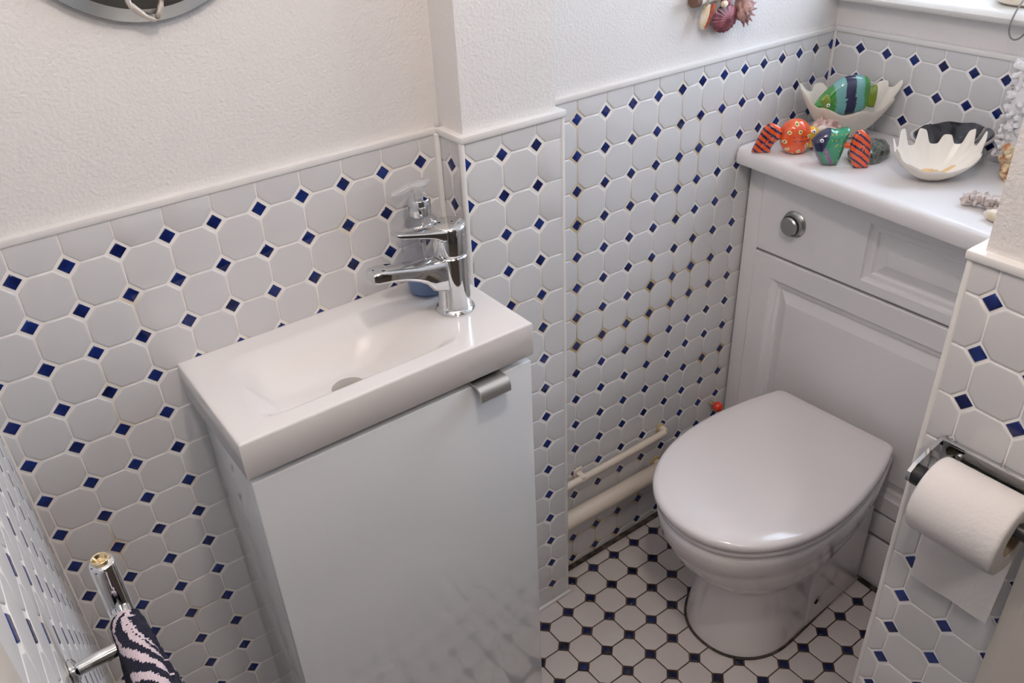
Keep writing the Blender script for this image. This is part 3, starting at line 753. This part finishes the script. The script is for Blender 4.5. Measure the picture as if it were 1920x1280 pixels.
# ================================================================== MIRROR
def circ(a, b, c):
    ax, ay = a; bx_, by_ = b; cx_, cy_ = c
    d = 2*(ax*(by_-cy_)+bx_*(cy_-ay)+cx_*(ay-by_))
    ux = ((ax*ax+ay*ay)*(by_-cy_)+(bx_*bx_+by_*by_)*(cy_-ay)+(cx_*cx_+cy_*cy_)*(ay-by_))/d
    uy = ((ax*ax+ay*ay)*(cx_-bx_)+(bx_*bx_+by_*by_)*(ax-cx_)+(cx_*cx_+cy_*cy_)*(bx_-ax))/d
    return ux, uy, math.hypot(ax-ux, ay-uy)
mcx, mcz, mr = circ((-6.64, 21.04), (-5.38, 20.48), (-4.07, 20.68))
t = thing('mirror', 'round wall mirror with a slanted silver edge and two metal stems near the bottom', 'mirror', (mcx, 0.1, mcz-mr))
bm = bmesh.new(); n = 96
def mring(r, y): return [P(mcx+r*math.cos(2*math.pi*i/n), y, mcz+r*math.sin(2*math.pi*i/n)) for i in range(n)]
loft(bm, [mring(mr, 0.14), mring(mr, -0.02), mring(mr-0.015, -0.03)], cap1=False); fin('backing', bm, MEDGE, t, smooth=False)
bm = bmesh.new(); loft(bm, [mring(mr-0.24, -0.14), mring(mr-0.24, -0.15)], cap0=False); fin('glass', bm, MIRROR, t, smooth=False)
bm = bmesh.new(); loft(bm, [mring(mr-0.01, -0.03), mring(mr-0.24, -0.15)], cap0=False, cap1=False); fin('bevel', bm, mat('bevelled_mirror_rim', (0.74, 0.77, 0.76), 0.3, 1.0), t)
bm = bmesh.new()
leafm = two('tarnished_pewter', (0.10, 0.08, 0.07), (0.62, 0.56, 0.50), 60, 0.35, 0.35, 0.6, metal=0.4)
tube(bm, smooth_path([P(-5.55, -0.17, 21.3), P(-5.53, -0.18, 20.93), P(-5.49, -0.18, 20.80), P(-5.30, -0.17, 20.60), P(-5.12, -0.15, 20.50)], 5), [0.035]*5+[0.045]*5+[0.06]*5+[0.045]*5+[0.02], 12)
st = fin('ornament', bm, mat('pale_pewter', (0.60, 0.54, 0.49), 0.35, 0.3), t); st['label'] = 'pale metal stem ornament'
bm = bmesh.new(); tube(bm, smooth_path([P(-4.84, -0.17, 21.3), P(-4.92, -0.18, 20.95), P(-4.98, -0.18, 20.74), P(-5.05, -0.17, 20.62), P(-5.10, -0.16, 20.52)], 5), [0.03]*5+[0.035]*5+[0.045]*5+[0.05]*5+[0.02], 12)
st = fin('ornament', bm, leafm, t); st['label'] = 'dark tarnished metal stem ornament'

# ================================================================== HANGING SHELLS
WOODW = two('white_washed_wood', (0.62, 0.58, 0.52), (0.86, 0.83, 0.78), 30, 0.7)
BROWN = mat('cut_wood_end', (0.16, 0.09, 0.06), 0.8)
PURP = two('maroon_shell', (0.12, 0.025, 0.035), (0.30, 0.08, 0.10), 60, 0.45, bump=0.4)
PINKS = two('pink_grey_shell', (0.25, 0.13, 0.12), (0.62, 0.38, 0.34), 50, 0.5, bump=0.4)
CREAMS = two('cream_shell', (0.72, 0.60, 0.42), (0.86, 0.78, 0.68), 40, 0.5)
REDS = two('rust_red_shell', (0.28, 0.03, 0.015), (0.55, 0.12, 0.05), 60, 0.45)
ROPE = mat('natural_string', (0.55, 0.45, 0.30), 0.9, bump=0.6, bscale=400)
t = thing('shell_hanger', 'whitewashed driftwood stick with string hanging on the alcove wall', 'wall hanging', (10.2, -0.4, 18.7))
bm = bmesh.new(); tube(bm, [P(8.86, -0.36, 18.92), P(10.2, -0.36, 19.0), P(11.9, -0.36, 19.1)], [0.16, 0.155, 0.15], 18)
sk = fin('stick', bm, WOODW, t)
bm = bmesh.new(); tube(bm, [P(8.80, -0.36, 18.92), P(8.99, -0.36, 18.93)], 0.185, 18); fin('stick_end', bm, BROWN, sk)
for xs_ in (9.25, 9.75, 10.25, 10.9):
    bm = bmesh.new()
    loop = [P(xs_+0.02*math.sin(a), -0.36+0.18*math.cos(a), 18.96+0.19*math.sin(a)) for a in [k*2*math.pi/16 for k in range(17)]]
    tube(bm, loop, 0.025, 6); tube(bm, [P(xs_, -0.38, 18.78), P(xs_+0.02, -0.36, 18.5)], 0.02, 6)
    fin('string', bm, ROPE, t)
bm = bmesh.new()
tube(bm, [P(9.42, -0.36, 18.76), P(9.34, -0.36, 18.5), P(9.28, -0.36, 18.24), P(9.25, -0.36, 18.12)], [0.09, 0.14, 0.13, 0.05], 14)
s1 = fin('cream_shell', bm, CREAMS); tagp(s1, 'small cream shell with a rust red stripe hanging left of the maroon shell', 'shell')
bm = bmesh.new(); tube(bm, [P(9.52, -0.49, 18.76), P(9.38, -0.50, 18.45), P(9.24, -0.48, 18.16)], [0.06, 0.05, 0.03], 10); fin('stripe', bm, REDS, s1)['label'] = 'rust red stripe'
bm = bmesh.new(); n = 44
def scallop(bm, cx, cy_, cz, r, ribs, depth, mi=0):
    rows = []
    for k in range(9):
        q = k/8; row = []
        for i in range(n):
            a = 2*math.pi*i/n; rr = r*q*(1+0.03*math.cos(ribs*a))
            row.append(P(cx+rr*math.sin(a)*1.28, cy_-depth*(1-q*q)-0.012*math.cos(ribs*a)*q, cz+rr*math.cos(a)*0.92))
        rows.append(row)
    rows.append([P(cx+r*math.sin(2*math.pi*i/n)*1.2, cy_+0.03, cz+r*math.cos(2*math.pi*i/n)*0.87) for i in range(n)])
    rows[0] = [p+Vector((0.0001*math.sin(2*math.pi*i/n), 0, 0.0001*math.cos(2*math.pi*i/n))) for i, p in enumerate(rows[0])]
    loft(bm, rows, mi=mi)
scallop(bm, 10.16, -0.36, 18.28, 0.42, 18, 0.14)
box(bm, 9.92, 10.28, -0.44, -0.34, 18.6, 18.8, 0.04)
tagp(fin('scallop_shell', bm, PURP), 'round maroon scallop shell hanging from the driftwood stick', 'shell')
bm = bmesh.new(); blob(bm, P(9.86, -0.55, 18.72), 0.10, 2, rough=0.3); tagp(fin('cream_bead_shell', bm, CREAMS), 'tiny cream shell tied to the stick above the maroon shell', 'shell')
bm = bmesh.new(); blob(bm, P(10.83, -0.42, 18.42), 0.27, 3, sx=0.9, sz=1.25, rough=0.5, fr=2.5, seed=3)
for k in range(9):
    a = math.radians(-95+k*24); d = Vector((math.cos(a), -0.3, math.sin(a))); c = P(10.83, -0.42, 18.40)
    tube(bm, [c+d*0.2*S, c+d*0.44*S], [0.07, 0.015], 8)
tagp(fin('spiny_shell', bm, PINKS), 'spiny pinkish grey shell hanging right of the maroon shell', 'shell')

# ================================================================== THINGS ON THE SILL
bm = bmesh.new(); tube(bm, smooth_path([P(16.5, -2.95, 18.46), P(16.35, -3.3, 18.50), P(16.35, -3.6, 18.47), P(16.2, -3.95, 18.42)], 5), [0.05]*4+[0.09]*6+[0.08]*5+[0.04], 12)
tagp(fin('driftwood_piece', bm, two('driftwood', (0.30, 0.18, 0.11), (0.60, 0.42, 0.30), 60, 0.8)), 'small piece of brown driftwood lying on the window sill', 'driftwood')
bm = bmesh.new(); lathe(bm, 16.7, -5.45, [(0.62, 18.375), (0.78, 18.45), (0.82, 18.55), (0.80, 18.63), (0.86, 18.7), (0.95, 19.6), (1.0, 20.4), (0.93, 20.4), (0.88, 19.6), (0.02, 19.0)], 48)
tagp(fin('planter', bm, mat('cream_pottery', (0.78, 0.70, 0.58), 0.5)), 'cream pottery bowl standing on the window sill', 'pot')
bm = bmesh.new()
tube(bm, smooth_path([P(15.9, -5.95, 18.95), P(15.45, -5.86, 18.55), P(15.28, -5.82, 18.15), P(15.25, -5.86, 17.86), P(15.25, -6.0, 17.72), P(15.25, -6.18, 17.80), P(15.26, -6.35, 18.1), P(15.6, -6.4, 18.5), P(16.0, -6.35, 18.5)], 6), 0.022, 8)
tagp(fin('wire_loop', bm, mat('grey_wire', (0.25, 0.24, 0.25), 0.4, 0.7)), 'thin grey wire loop hanging over the edge of the window sill', 'wire')

# ================================================================== ORNAMENTS ON THE WORKTOP
SHELLW = mat('white_clam_shell', (0.80, 0.73, 0.64), 0.45, bump=0.4, bscale=90, var=0.05, vscale=18)
SHELLIN = mat('clam_inside', (0.86, 0.80, 0.72), 0.3, var=0.03, vscale=20)
OCHRE = mat('ochre_hinge_stain', (0.74, 0.50, 0.24), 0.35, var=0.25, vscale=40)
def rotz(v, a): return Vector((v.x*math.cos(a)-v.y*math.sin(a), v.x*math.sin(a)+v.y*math.cos(a), v.z))
# frame facing the camera in plan: u to the right in the picture, v away from the viewer
UDIR = Vector((R_[0][0], R_[0][1], 0)).normalized(); VDIR = Vector((-UDIR.y, UDIR.x, 0))
def L(c, u, v, z): return P(*c) + (UDIR*u + VDIR*v)*S + Vector((0, 0, z*S))

def clam(name, label, c, a, b, hb, hf, lobes, lobe_h, rib, phase=0.0, lobe_f=0.0, hs=None, thick=0.06, paint=None, side=1.0, flat=0.02, ex=2.0):
    """open half shell: a = half width, b = half depth, hb/hf rim height at the back / front"""
    bm = bmesh.new(); N, K = 264, 26; grid = []
    for k in range(K+1):
        q = flat+(1-flat)*k/K if k else 0.0
        row = []
        for i in range(N):
            ph = 2*math.pi*i/N; sb = math.sin(ph)          # sb>0 = back
            t_ = 0.5+0.5*sb
            rim = hf+(hb-hf)*t_+side*abs(math.cos(ph))**3*0.25
            wgt = sst(0.1, 0.6, t_)*(1-lobe_f)+lobe_f
            wav = math.cos(lobes*ph+phase)
            fold = sst(-0.65, 0.75, wav)*(0.72+0.28*math.sin(ph*3.3+phase*5+1.0))
            e = q**6
            rr = q*(1+0.05*rib*wav*q)
            z = rim*(q**ex) + lobe_h*wgt*fold*e + 0.05*rib*wav*q*q
            row.append((a*rr*math.cos(ph)*(1+0.06*lobe_h*wgt*fold*e), b*rr*sb*(1+0.10*wgt*e*fold), z))
        grid.append(row)
    top = [[bm.verts.new(L(c, u, v, z+thick)) for u, v, z in r] for r in grid[1:]]
    bot = [[bm.verts.new(L(c, u*1.0, v*1.0, z)) for u, v, z in r] for r in grid[1:]]
    ct = bm.verts.new(L(c, 0, 0, thick)); cb = bm.verts.new(L(c, 0, 0, 0))
    for i in range(N):
        j = (i+1) % N
        bm.faces.new((ct, top[0][i], top[0][j])).material_index = 1; bm.faces.new((cb, bot[0][j], bot[0][i]))
        for k in range(K-1):
            f = bm.faces.new((top[k][i], top[k+1][i], top[k+1][j], top[k][j])); f.material_index = 1
            if paint and paint(2*math.pi*i/N, (k+1)/K): f.material_index = 2
            bm.faces.new((bot[k][j], bot[k+1][j], bot[k+1][i], bot[k][i]))
        bm.faces.new((top[-1][i], bot[-1][i], bot[-1][j], top[-1][j]))
    o = fin(name, bm, [SHELLW, SHELLIN, OCHRE], angle=75); tagp(o, label, 'shell'); return o
clam('clam_shell', 'large white clam shell in the corner cradling the green striped fish', (14.42, -1.92, ZW), 1.50, 0.78, 1.30, 0.95, 9, 0.22, 1.2, 0.4, lobe_f=0.25, side=1.5)
clam('clam_shell', 'white clam shell with finger-like fluted rim and ochre patch, nearest the front edge', (13.24, -5.68, ZW), 1.20, 0.66, 0.78, 0.40, 11, 0.44, 0.6, 0.0, lobe_f=0.0, side=0.9,
     paint=lambda ph, q: ((q*math.cos(ph)+0.02)/0.24)**2+((q*math.sin(ph)-0.20)/0.20)**2 < 1 or ((q*math.cos(ph)-0.36)/0.18)**2+((q*math.sin(ph)-0.17)/0.07)**2 < 1)

# painted fish -------------------------------------------------------
OR = mat('orange_glaze', (0.80, 0.10, 0.02), 0.12, coat=0.8, var=0.15, vscale=40)
YE = mat('yellow_glaze', (0.72, 0.42, 0.03), 0.12, coat=0.8)
NV = mat('navy_glaze', (0.02, 0.02, 0.07), 0.12, coat=0.8)
CR = mat('cream_glaze', (0.80, 0.68, 0.30), 0.15, coat=0.6)
WH = mat('white_glaze', (0.9, 0.88, 0.85), 0.12, coat=0.6)
GR = mat('green_glaze', (0.03, 0.27, 0.13), 0.12, coat=0.8, var=0.2, vscale=50)
GL = mat('leaf_green_glaze', (0.05, 0.27, 0.04), 0.08, coat=0.9, var=0.1, vscale=30)
TE = mat('teal_glaze', (0.16, 0.40, 0.38), 0.08, coat=0.9)
OL = mat('olive_glaze', (0.20, 0.28, 0.02), 0.08, coat=0.9)
PU = mat('violet_glaze', (0.20, 0.14, 0.25), 0.12, coat=0.8)
def painted(name, parent, bmfun, mats, paint, subs=None, angle=60):
    bm = bmesh.new(); bmfun(bm)
    for f in bm.faces: f.material_index = paint(f.calc_center_median())
    return fin(name, bm, mats, parent, angle=angle)
def loc(c, p):     # inverse of L
    d = (p-P(*c))/S; return d.dot(UDIR), d.dot(VDIR), d.z
def ell(bm, c, u, v, z, ru, rv, rz, nu=72, nv=48, squash=None):
    rows = []
    for k in range(nv+1):
        th = math.pi*k/nv; row = []
        for i in range(nu):
            a = 2*math.pi*i/nu
            pu, pv, pz = math.sin(th)*math.cos(a), math.sin(th)*math.sin(a), -math.cos(th)
            if squash: pu, pv, pz = squash(pu, pv, pz)
            row.append(L(c, u+ru*pu+1e-5*math.cos(a), v+rv*pv+1e-5*math.sin(a), z+rz*pz))
        rows.append(row)
    loft(bm, rows)
def eye(parent, c, u, v, z, r):
    bm = bmesh.new(); blob(bm, L(c, u, v, z), r, 2); e = fin('eye', bm, WH, parent)
    bm = bmesh.new(); blob(bm, L(c, u-0.01, v-r*0.85, z+r*0.25), r*0.42, 2); fin('pupil', bm, NV, e)
def tailfin(c, u0, z0, u1, ztop, zbot, v=0.0, th=0.13):
    """curved tail standing on the worktop, root at (u0,z0) sweeping to foot (u1,zbot)"""
    def f(bm):
        rows = []; n = 30
        for k in range(25):
            q = k/24
            u = u0+(u1-u0)*q
            zt = z0+(ztop-z0)*math.sin(min(1, q*1.5)*math.pi/2)-0.35*(ztop-zbot)*sst(0.55, 1, q)
            zb = z0-0.12+(zbot-z0+0.12)*sst(0.1, 0.75, q)
            zm, hh = (zt+zb)/2, max(0.05, (zt-zb)/2)
            w_ = th*(1-0.35*q)*(1 if k not in (0, 24) else 0.6)
            rows.append([L(c, u-0.10*math.sin(2*math.pi*i/n)*(1 if u1 < u0 else -1)*q*(hh*1.2), v+w_*math.cos(2*math.pi*i/n), zm+hh*math.sin(2*math.pi*i/n)) for i in range(n)])
        loft(bm, rows)
    return f
def pillow(c, pts, v0=0.0, th=0.3, K=22, sub=9, vt=0.0):
    """rounded solid with the given side outline (u, z)"""
    def f(bm):
        o = smooth_path([Vector((p[0], p[1], 0)) for p in pts]+[Vector((pts[0][0], pts[0][1], 0))], sub)[:-1]
        cu = sum(p.x for p in o)/len(o); cz = sum(p.y for p in o)/len(o)
        rows = []
        for k in range(-K, K+1):
            a = math.pi/2*k/K; sc_ = max(0.002, math.cos(a)**0.55 if abs(k) < K else 0.002)
            rows.append([L(c, cu+(p.x-cu)*sc_, v0+th*math.sin(a)+vt*(p.x-cu), cz+(p.y-cz)*sc_) for p in o])
        loft(bm, rows)
    return f
spots1 = [(-0.26, 0.74), (0.06, 0.76), (0.34, 0.62), (-0.36, 0.45), (-0.26, 0.22), (0.08, 0.15), (0.30, 0.34), (-0.05, 0.98), (-0.08, 0.03)]
c1 = (12.2, -1.75, ZW)
t = thing('ceramic_fish', 'orange ceramic fish with cream spots and dark striped tail at the left end', 'fish ornament', c1, None)
def paint1(p):
    u, v, z = loc(c1, p)
    for su, sz in spots1:
        d = math.hypot(u-su, (z-sz))
        if d < 0.022: return 3
        if d < 0.062: return 2
    if abs(math.sin(z*26)) < 0.22 and 0.42 < z < 0.68 and u > -0.12+0.1*math.sin(z*20): return 3
    return 0
painted('body', t, pillow(c1, [(-0.44, 0.55), (-0.38, 0.88), (-0.12, 1.06), (0.18, 1.04), (0.42, 0.82), (0.48, 0.5), (0.42, 0.2), (0.25, 0.02), (-0.05, 0.0), (-0.30, 0.12), (-0.42, 0.32)], 0, 0.34), [OR, YE, CR, NV], paint1)
painted('tail', t, pillow(c1, [(-0.36, 0.74), (-0.52, 0.86), (-0.74, 0.93), (-0.92, 0.80), (-1.04, 0.50), (-1.20, 0.05), (-1.12, 0.0), (-0.72, 0.0), (-0.66, 0.14), (-0.55, 0.36), (-0.36, 0.52)], 0.12, 0.14, vt=-0.22), [OR, NV],
        lambda p: 1 if math.sin((loc(c1, p)[2]+0.30*loc(c1, p)[0]-0.25*loc(c1, p)[0]**2)*30) > 0.35 else 0)
bm = bmesh.new(); pillow(c1, [(0.30, 0.75), (0.52, 0.84), (0.74, 0.66), (0.82, 0.52), (0.74, 0.38), (0.55, 0.18), (0.35, 0.22), (0.28, 0.5)], -0.02, 0.20)(bm); fin('face', bm, YE, t)['label'] = 'yellow face'
eye(t, c1, 0.50, -0.20, 0.72, 0.07)
c2 = (12.15, -3.05, ZW)
t = thing('ceramic_fish', 'small green ceramic fish with orange striped tail, front of the worktop', 'fish ornament', c2, None)
def paint2(p):
    u, v, z = loc(c2, p)
    if u < -0.20+0.35*(z-0.75) and z > 0.48: return 1
    if abs(math.sin(u*24)*math.sin(z*20+1)) > 0.93 and u > -0.2: return 2
    if u+z*0.5 < 0.22 and math.sin(u*22+z*13) > -0.1: return 3
    return 0
painted('body', t, pillow(c2, [(-0.58, 0.76), (-0.38, 0.98), (-0.12, 1.10), (0.12, 1.06), (0.46, 1.10), (0.48, 0.98), (0.40, 0.55), (0.28, 0.06), (0.20, 0.0), (-0.12, 0.0), (-0.24, 0.08), (-0.46, 0.42)], 0, 0.28), [GR, NV, YE, PU], paint2)
painted('tail', t, pillow(c2, [(0.44, 0.72), (0.50, 1.0), (0.66, 1.14), (0.86, 1.06), (1.00, 0.80), (1.06, 0.40), (1.06, 0.04), (1.0, 0.0), (0.68, 0.0), (0.60, 0.08), (0.48, 0.42)], -0.36, 0.16), [OR, NV],
        lambda p: 1 if math.sin((loc(c2, p)[2]+0.5*loc(c2, p)[0]**2)*32) > 0.45 else 0)
bm = bmesh.new(); tube(bm, [L(c2, 0.30, -0.12, 0.62), L(c2, 0.60, -0.34, 0.66)], 0.09, 12); fin('tail_root', bm, OR, t)
eye(t, c2, -0.34, -0.20, 0.80, 0.065)
c3 = (14.20, -1.95, ZW+0.80); F3 = 0.90
t = thing('glass_fish', 'large green fish ornament with teal and navy bands resting in the clam shell', 'fish ornament', c3, None)
def paint3(p):
    u, v, z = loc(c3, p); u /= F3; z /= F3; u += 0.10*(z-0.7)+0.015*math.sin(z*9)
    if z < 0.06 and 0.0 < u < 0.35: return 3
    if u < -0.40-0.25*max(0, z-0.9): return 0
    if u < -0.06: return 1
    if u < 0.27: return 2
    if u < 0.57: return 1
    return 0
painted('body', t, pillow(c3, [(F3*a_, F3*b_) for a_, b_ in [(-1.02, 0.38), (-0.82, 0.70), (-0.52, 1.02), (-0.15, 1.30), (0.25, 1.36), (0.62, 1.30), (0.78, 1.10), (0.80, 0.70), (0.78, 0.30), (0.58, 0.10), (0.10, 0.0), (-0.45, -0.02), (-0.80, 0.08)]], 0, 0.28, sub=14, K=30), [GL, TE, NV, OL], paint3)
bm = bmesh.new(); pillow(c3, [(F3*a_, F3*b_) for a_, b_ in [(0.70, 0.88), (0.95, 1.0), (1.05, 0.95), (1.08, 0.6), (1.05, 0.28), (0.98, 0.22), (0.76, 0.30), (0.68, 0.6)]], 0, 0.14)(bm); fin('tail', bm, OL, t)['label'] = 'olive tail fin'
bm = bmesh.new(); pillow(c3, [(F3*a_, F3*b_) for a_, b_ in [(-0.90, 0.62), (-0.70, 0.80), (-0.52, 0.62), (-0.46, 0.40), (-0.56, 0.28), (-0.72, 0.30), (-0.82, 0.46)]], -0.18, 0.08)(bm); fin('cheek', bm, OL, t)['label'] = 'olive cheek patch'
eye(t, c3, -0.57, -0.26, 0.40, 0.06)

# lumpy pink shell behind the first fish, abalones, corals ------------
bm = bmesh.new(); c4 = (13.42, -1.98, ZW)
blob(bm, L(c4, 0, 0, 0.42), 0.60, 4, sx=1.15, sy=0.62, sz=0.74, rough=0.5, fr=3.2, seed=5)
for k in range(26):
    a = k*2.39996; h_ = 0.1+0.75*(k/26)
    blob(bm, L(c4, 0.52*math.cos(a)*math.sqrt(1-h_*h_*0.9), 0.32*math.sin(a), 0.12+0.62*h_), 0.10+0.04*math.sin(k*3), 1, rough=0.5, seed=k)
tagp(fin('whelk_shell', bm, two('pinkish_crusty_shell', (0.52, 0.30, 0.27), (0.80, 0.68, 0.60), 45, 0.6, bump=0.6)), 'lumpy pinkish shell behind the orange fish', 'shell')
PEARL = two('abalone_outside', (0.05, 0.045, 0.03), (0.26, 0.22, 0.18), 60, 0.4, 0.35, 0.7, bump=0.8)
def pearl():
    m, t_, b = nt('abalone_pearl'); tc = t_.nodes.new('ShaderNodeTexCoord'); n_ = t_.nodes.new('ShaderNodeTexNoise'); n_.inputs['Scale'].default_value = 45; n_.inputs['Distortion'].default_value = 2.5; n_.inputs['Detail'].default_value = 5
    r = t_.nodes.new('ShaderNodeValToRGB'); cr = r.color_ramp; cr.elements[0].position = 0.25; cr.elements[0].color = (0.03, 0.03, 0.04, 1); cr.elements[1].position = 0.8; cr.elements[1].color = (0.40, 0.34, 0.36, 1)
    for p_, c_ in ((0.4, (0.05, 0.055, 0.05, 1)), (0.47, (0.16, 0.22, 0.17, 1)), (0.53, (0.06, 0.055, 0.05, 1)), (0.6, (0.24, 0.20, 0.18, 1)), (0.68, (0.13, 0.17, 0.17, 1))):
        e = cr.elements.new(p_); e.color = c_
    t_.links.new(tc.outputs['Object'], n_.inputs['Vector']); t_.links.new(n_.outputs['Fac'], r.inputs[0]); t_.links.new(r.outputs[0], b.inputs['Base Color'])
    b.inputs['Roughness'].default_value = 0.15; b.inputs['Metallic'].default_value = 0.35; b.inputs['Coat Weight'].default_value = 0.7
    return m
PRL = pearl()
def abalone_bowl(name, label, c, a, b, hf, hb, mats):
    bm = bmesh.new(); N, K = 72, 14; rows = []
    for k in range(K+1):
        q = 0.03+0.97*k/K
        rows.append([(a*q*math.cos(2*math.pi*i/N), b*q*math.sin(2*math.pi*i/N), (hf+(hb-hf)*(0.5+0.5*math.sin(2*math.pi*i/N)))*q**2.4+0.02*math.sin(2*math.pi*i/N*9)*q) for i in range(N)])
    for k in range(5):
        q = 1-0.05*k; rows.append([(u*0+a*q*math.cos(2*math.pi*i/N)*(1.0-0.012*k), b*q*math.sin(2*math.pi*i/N), (hf+(hb-hf)*(0.5+0.5*math.sin(2*math.pi*i/N)))*q**2.4+0.05+0.01*k) for i, (u, v, z) in enumerate(rows[K])])
    loft(bm, [[L(c, *p) for p in r] for r in rows[:K+1]], cap1=False, mi=0)
    inner = [[(p[0]*0.93, p[1]*0.93, p[2]+0.06) for p in r] for r in rows[:K+1]]
    loft(bm, [[L(c, *p) for p in r] for r in [rows[K]]+inner[::-1]], cap0=False, mi=1)
    rim = [L(c, *p) for p in rows[K]]; tube(bm, rim+[rim[0]], 0.05, 8, mi=2)
    return tagp(fin(name, bm, mats, angle=60), label, 'shell')
RIMP = mat('pale_shell_rim', (0.50, 0.46, 0.44), 0.35, var=0.3, vscale=60)
PRLD = two('dark_pearl', (0.035, 0.035, 0.04), (0.22, 0.22, 0.24), 14, 0.12, 0.35, 0.75, metal=0.6, dist=1.5, coat=0.6)
abalone_bowl('abalone_shell', 'large dark pearly abalone shell lying open behind the fluted clam shell', (14.82, -5.25, ZW), 1.20, 0.52, 0.62, 0.98, [PEARL, PRLD, RIMP])
bm = bmesh.new(); c6 = (13.45, -3.55, ZW)
blob(bm, L(c6, 0, 0, 0.16), 0.80, 4, sx=1, sy=0.6, sz=0.50, rough=0.10, fr=2, seed=2)
for v in bm.verts: v.co.z = max(v.co.z, (ZW+0.005)*S)
tagp(fin('abalone_shell', bm, PRL), 'small green pearly abalone shell lying face down between fish and clam', 'shell')

CORALW = mat('white_coral', (0.80, 0.77, 0.77), 0.8, bump=0.8, bscale=250)
bm = bmesh.new(); RC_ = random.Random(8)
CO = Vector((0, 0.18*S, 0))
pth = [CO+q_ for q_ in (P(15.0, -6.95, 14.75), P(15.05, -6.9, 15.3), P(15.1, -6.85, 15.9), P(15.1, -6.85, 16.5), P(15.1, -6.8, 17.0))]
tube(bm, smooth_path(pth, 5), [0.22]*21, 12)
for k in range(70):
    q = k/70; c = CO+P(15.05, -6.88, 14.8)+(P(15.1, -6.8, 17.15)-P(15.05, -6.88, 14.8))*q
    d = Vector((RC_.uniform(-1, .3), RC_.uniform(-1, 1), RC_.uniform(-.3, .6))).normalized()
    tube(bm, [c, c+d*0.20*S, c+d*RC_.uniform(0.26, 0.38)*S], [0.10, 0.09, 0.06], 7)
    blob(bm, c+d*0.3*S, 0.09, 1, rough=0.4, seed=k)
tube(bm, [P(15.0, -7.0, 14.2), P(15.0, -6.75, 14.9)], [0.24, 0.18], 12)
tagp(fin('branch_coral', bm, CORALW), 'upright white branching coral in the corner by the plaster edge', 'coral')
bm = bmesh.new()
for k in range(9):
    blob(bm, P(14.5+RC_.uniform(-.12, .12), -7.0+RC_.uniform(-.12, .1), 14.32+0.1*k), 0.15, 2, rough=0.5, seed=k+40)
tagp(fin('barnacle_cluster', bm, two('orange_cream_barnacles', (0.42, 0.14, 0.05), (0.82, 0.66, 0.42), 55, 0.6, 0.38, 0.55, bump=0.5)), 'orange and cream barnacle cluster at the foot of the white coral', 'shell')
bm = bmesh.new()
tube(bm, smooth_path([P(12.3, -7.30, 14.42), P(12.35, -7.6, 14.42), P(12.4, -7.9, 14.46), P(12.45, -8.4, 14.5)], 5), [0.13, 0.15, 0.17, 0.18]*4, 12)
for k in range(60):
    c = P(12.3+RC_.uniform(-.17, .1), -7.25-RC_.uniform(0, 1.1), 14.42+RC_.uniform(-.14, .16)); blob(bm, c, RC_.uniform(.05, .09), 1, rough=0.5, seed=k)
blob(bm, P(12.2, -7.28, 14.38), 0.17, 2, rough=0.6, seed=2)
tagp(fin('finger_coral', bm, two('pinkish_grey_coral', (0.48, 0.40, 0.36), (0.74, 0.64, 0.60), 80, 0.8, bump=0.6)), 'knobbly grey pink coral stick lying at the right end of the worktop', 'coral')
bm = bmesh.new(); blob(bm, P(11.75, -8.3, 14.36), 0.28, 3, sx=0.6, sy=1.2, sz=0.55, rough=0.15, seed=4)
tagp(fin('cream_cone_shell', bm, CREAMS), 'smooth cream shell in front of the knobbly coral stick', 'shell')
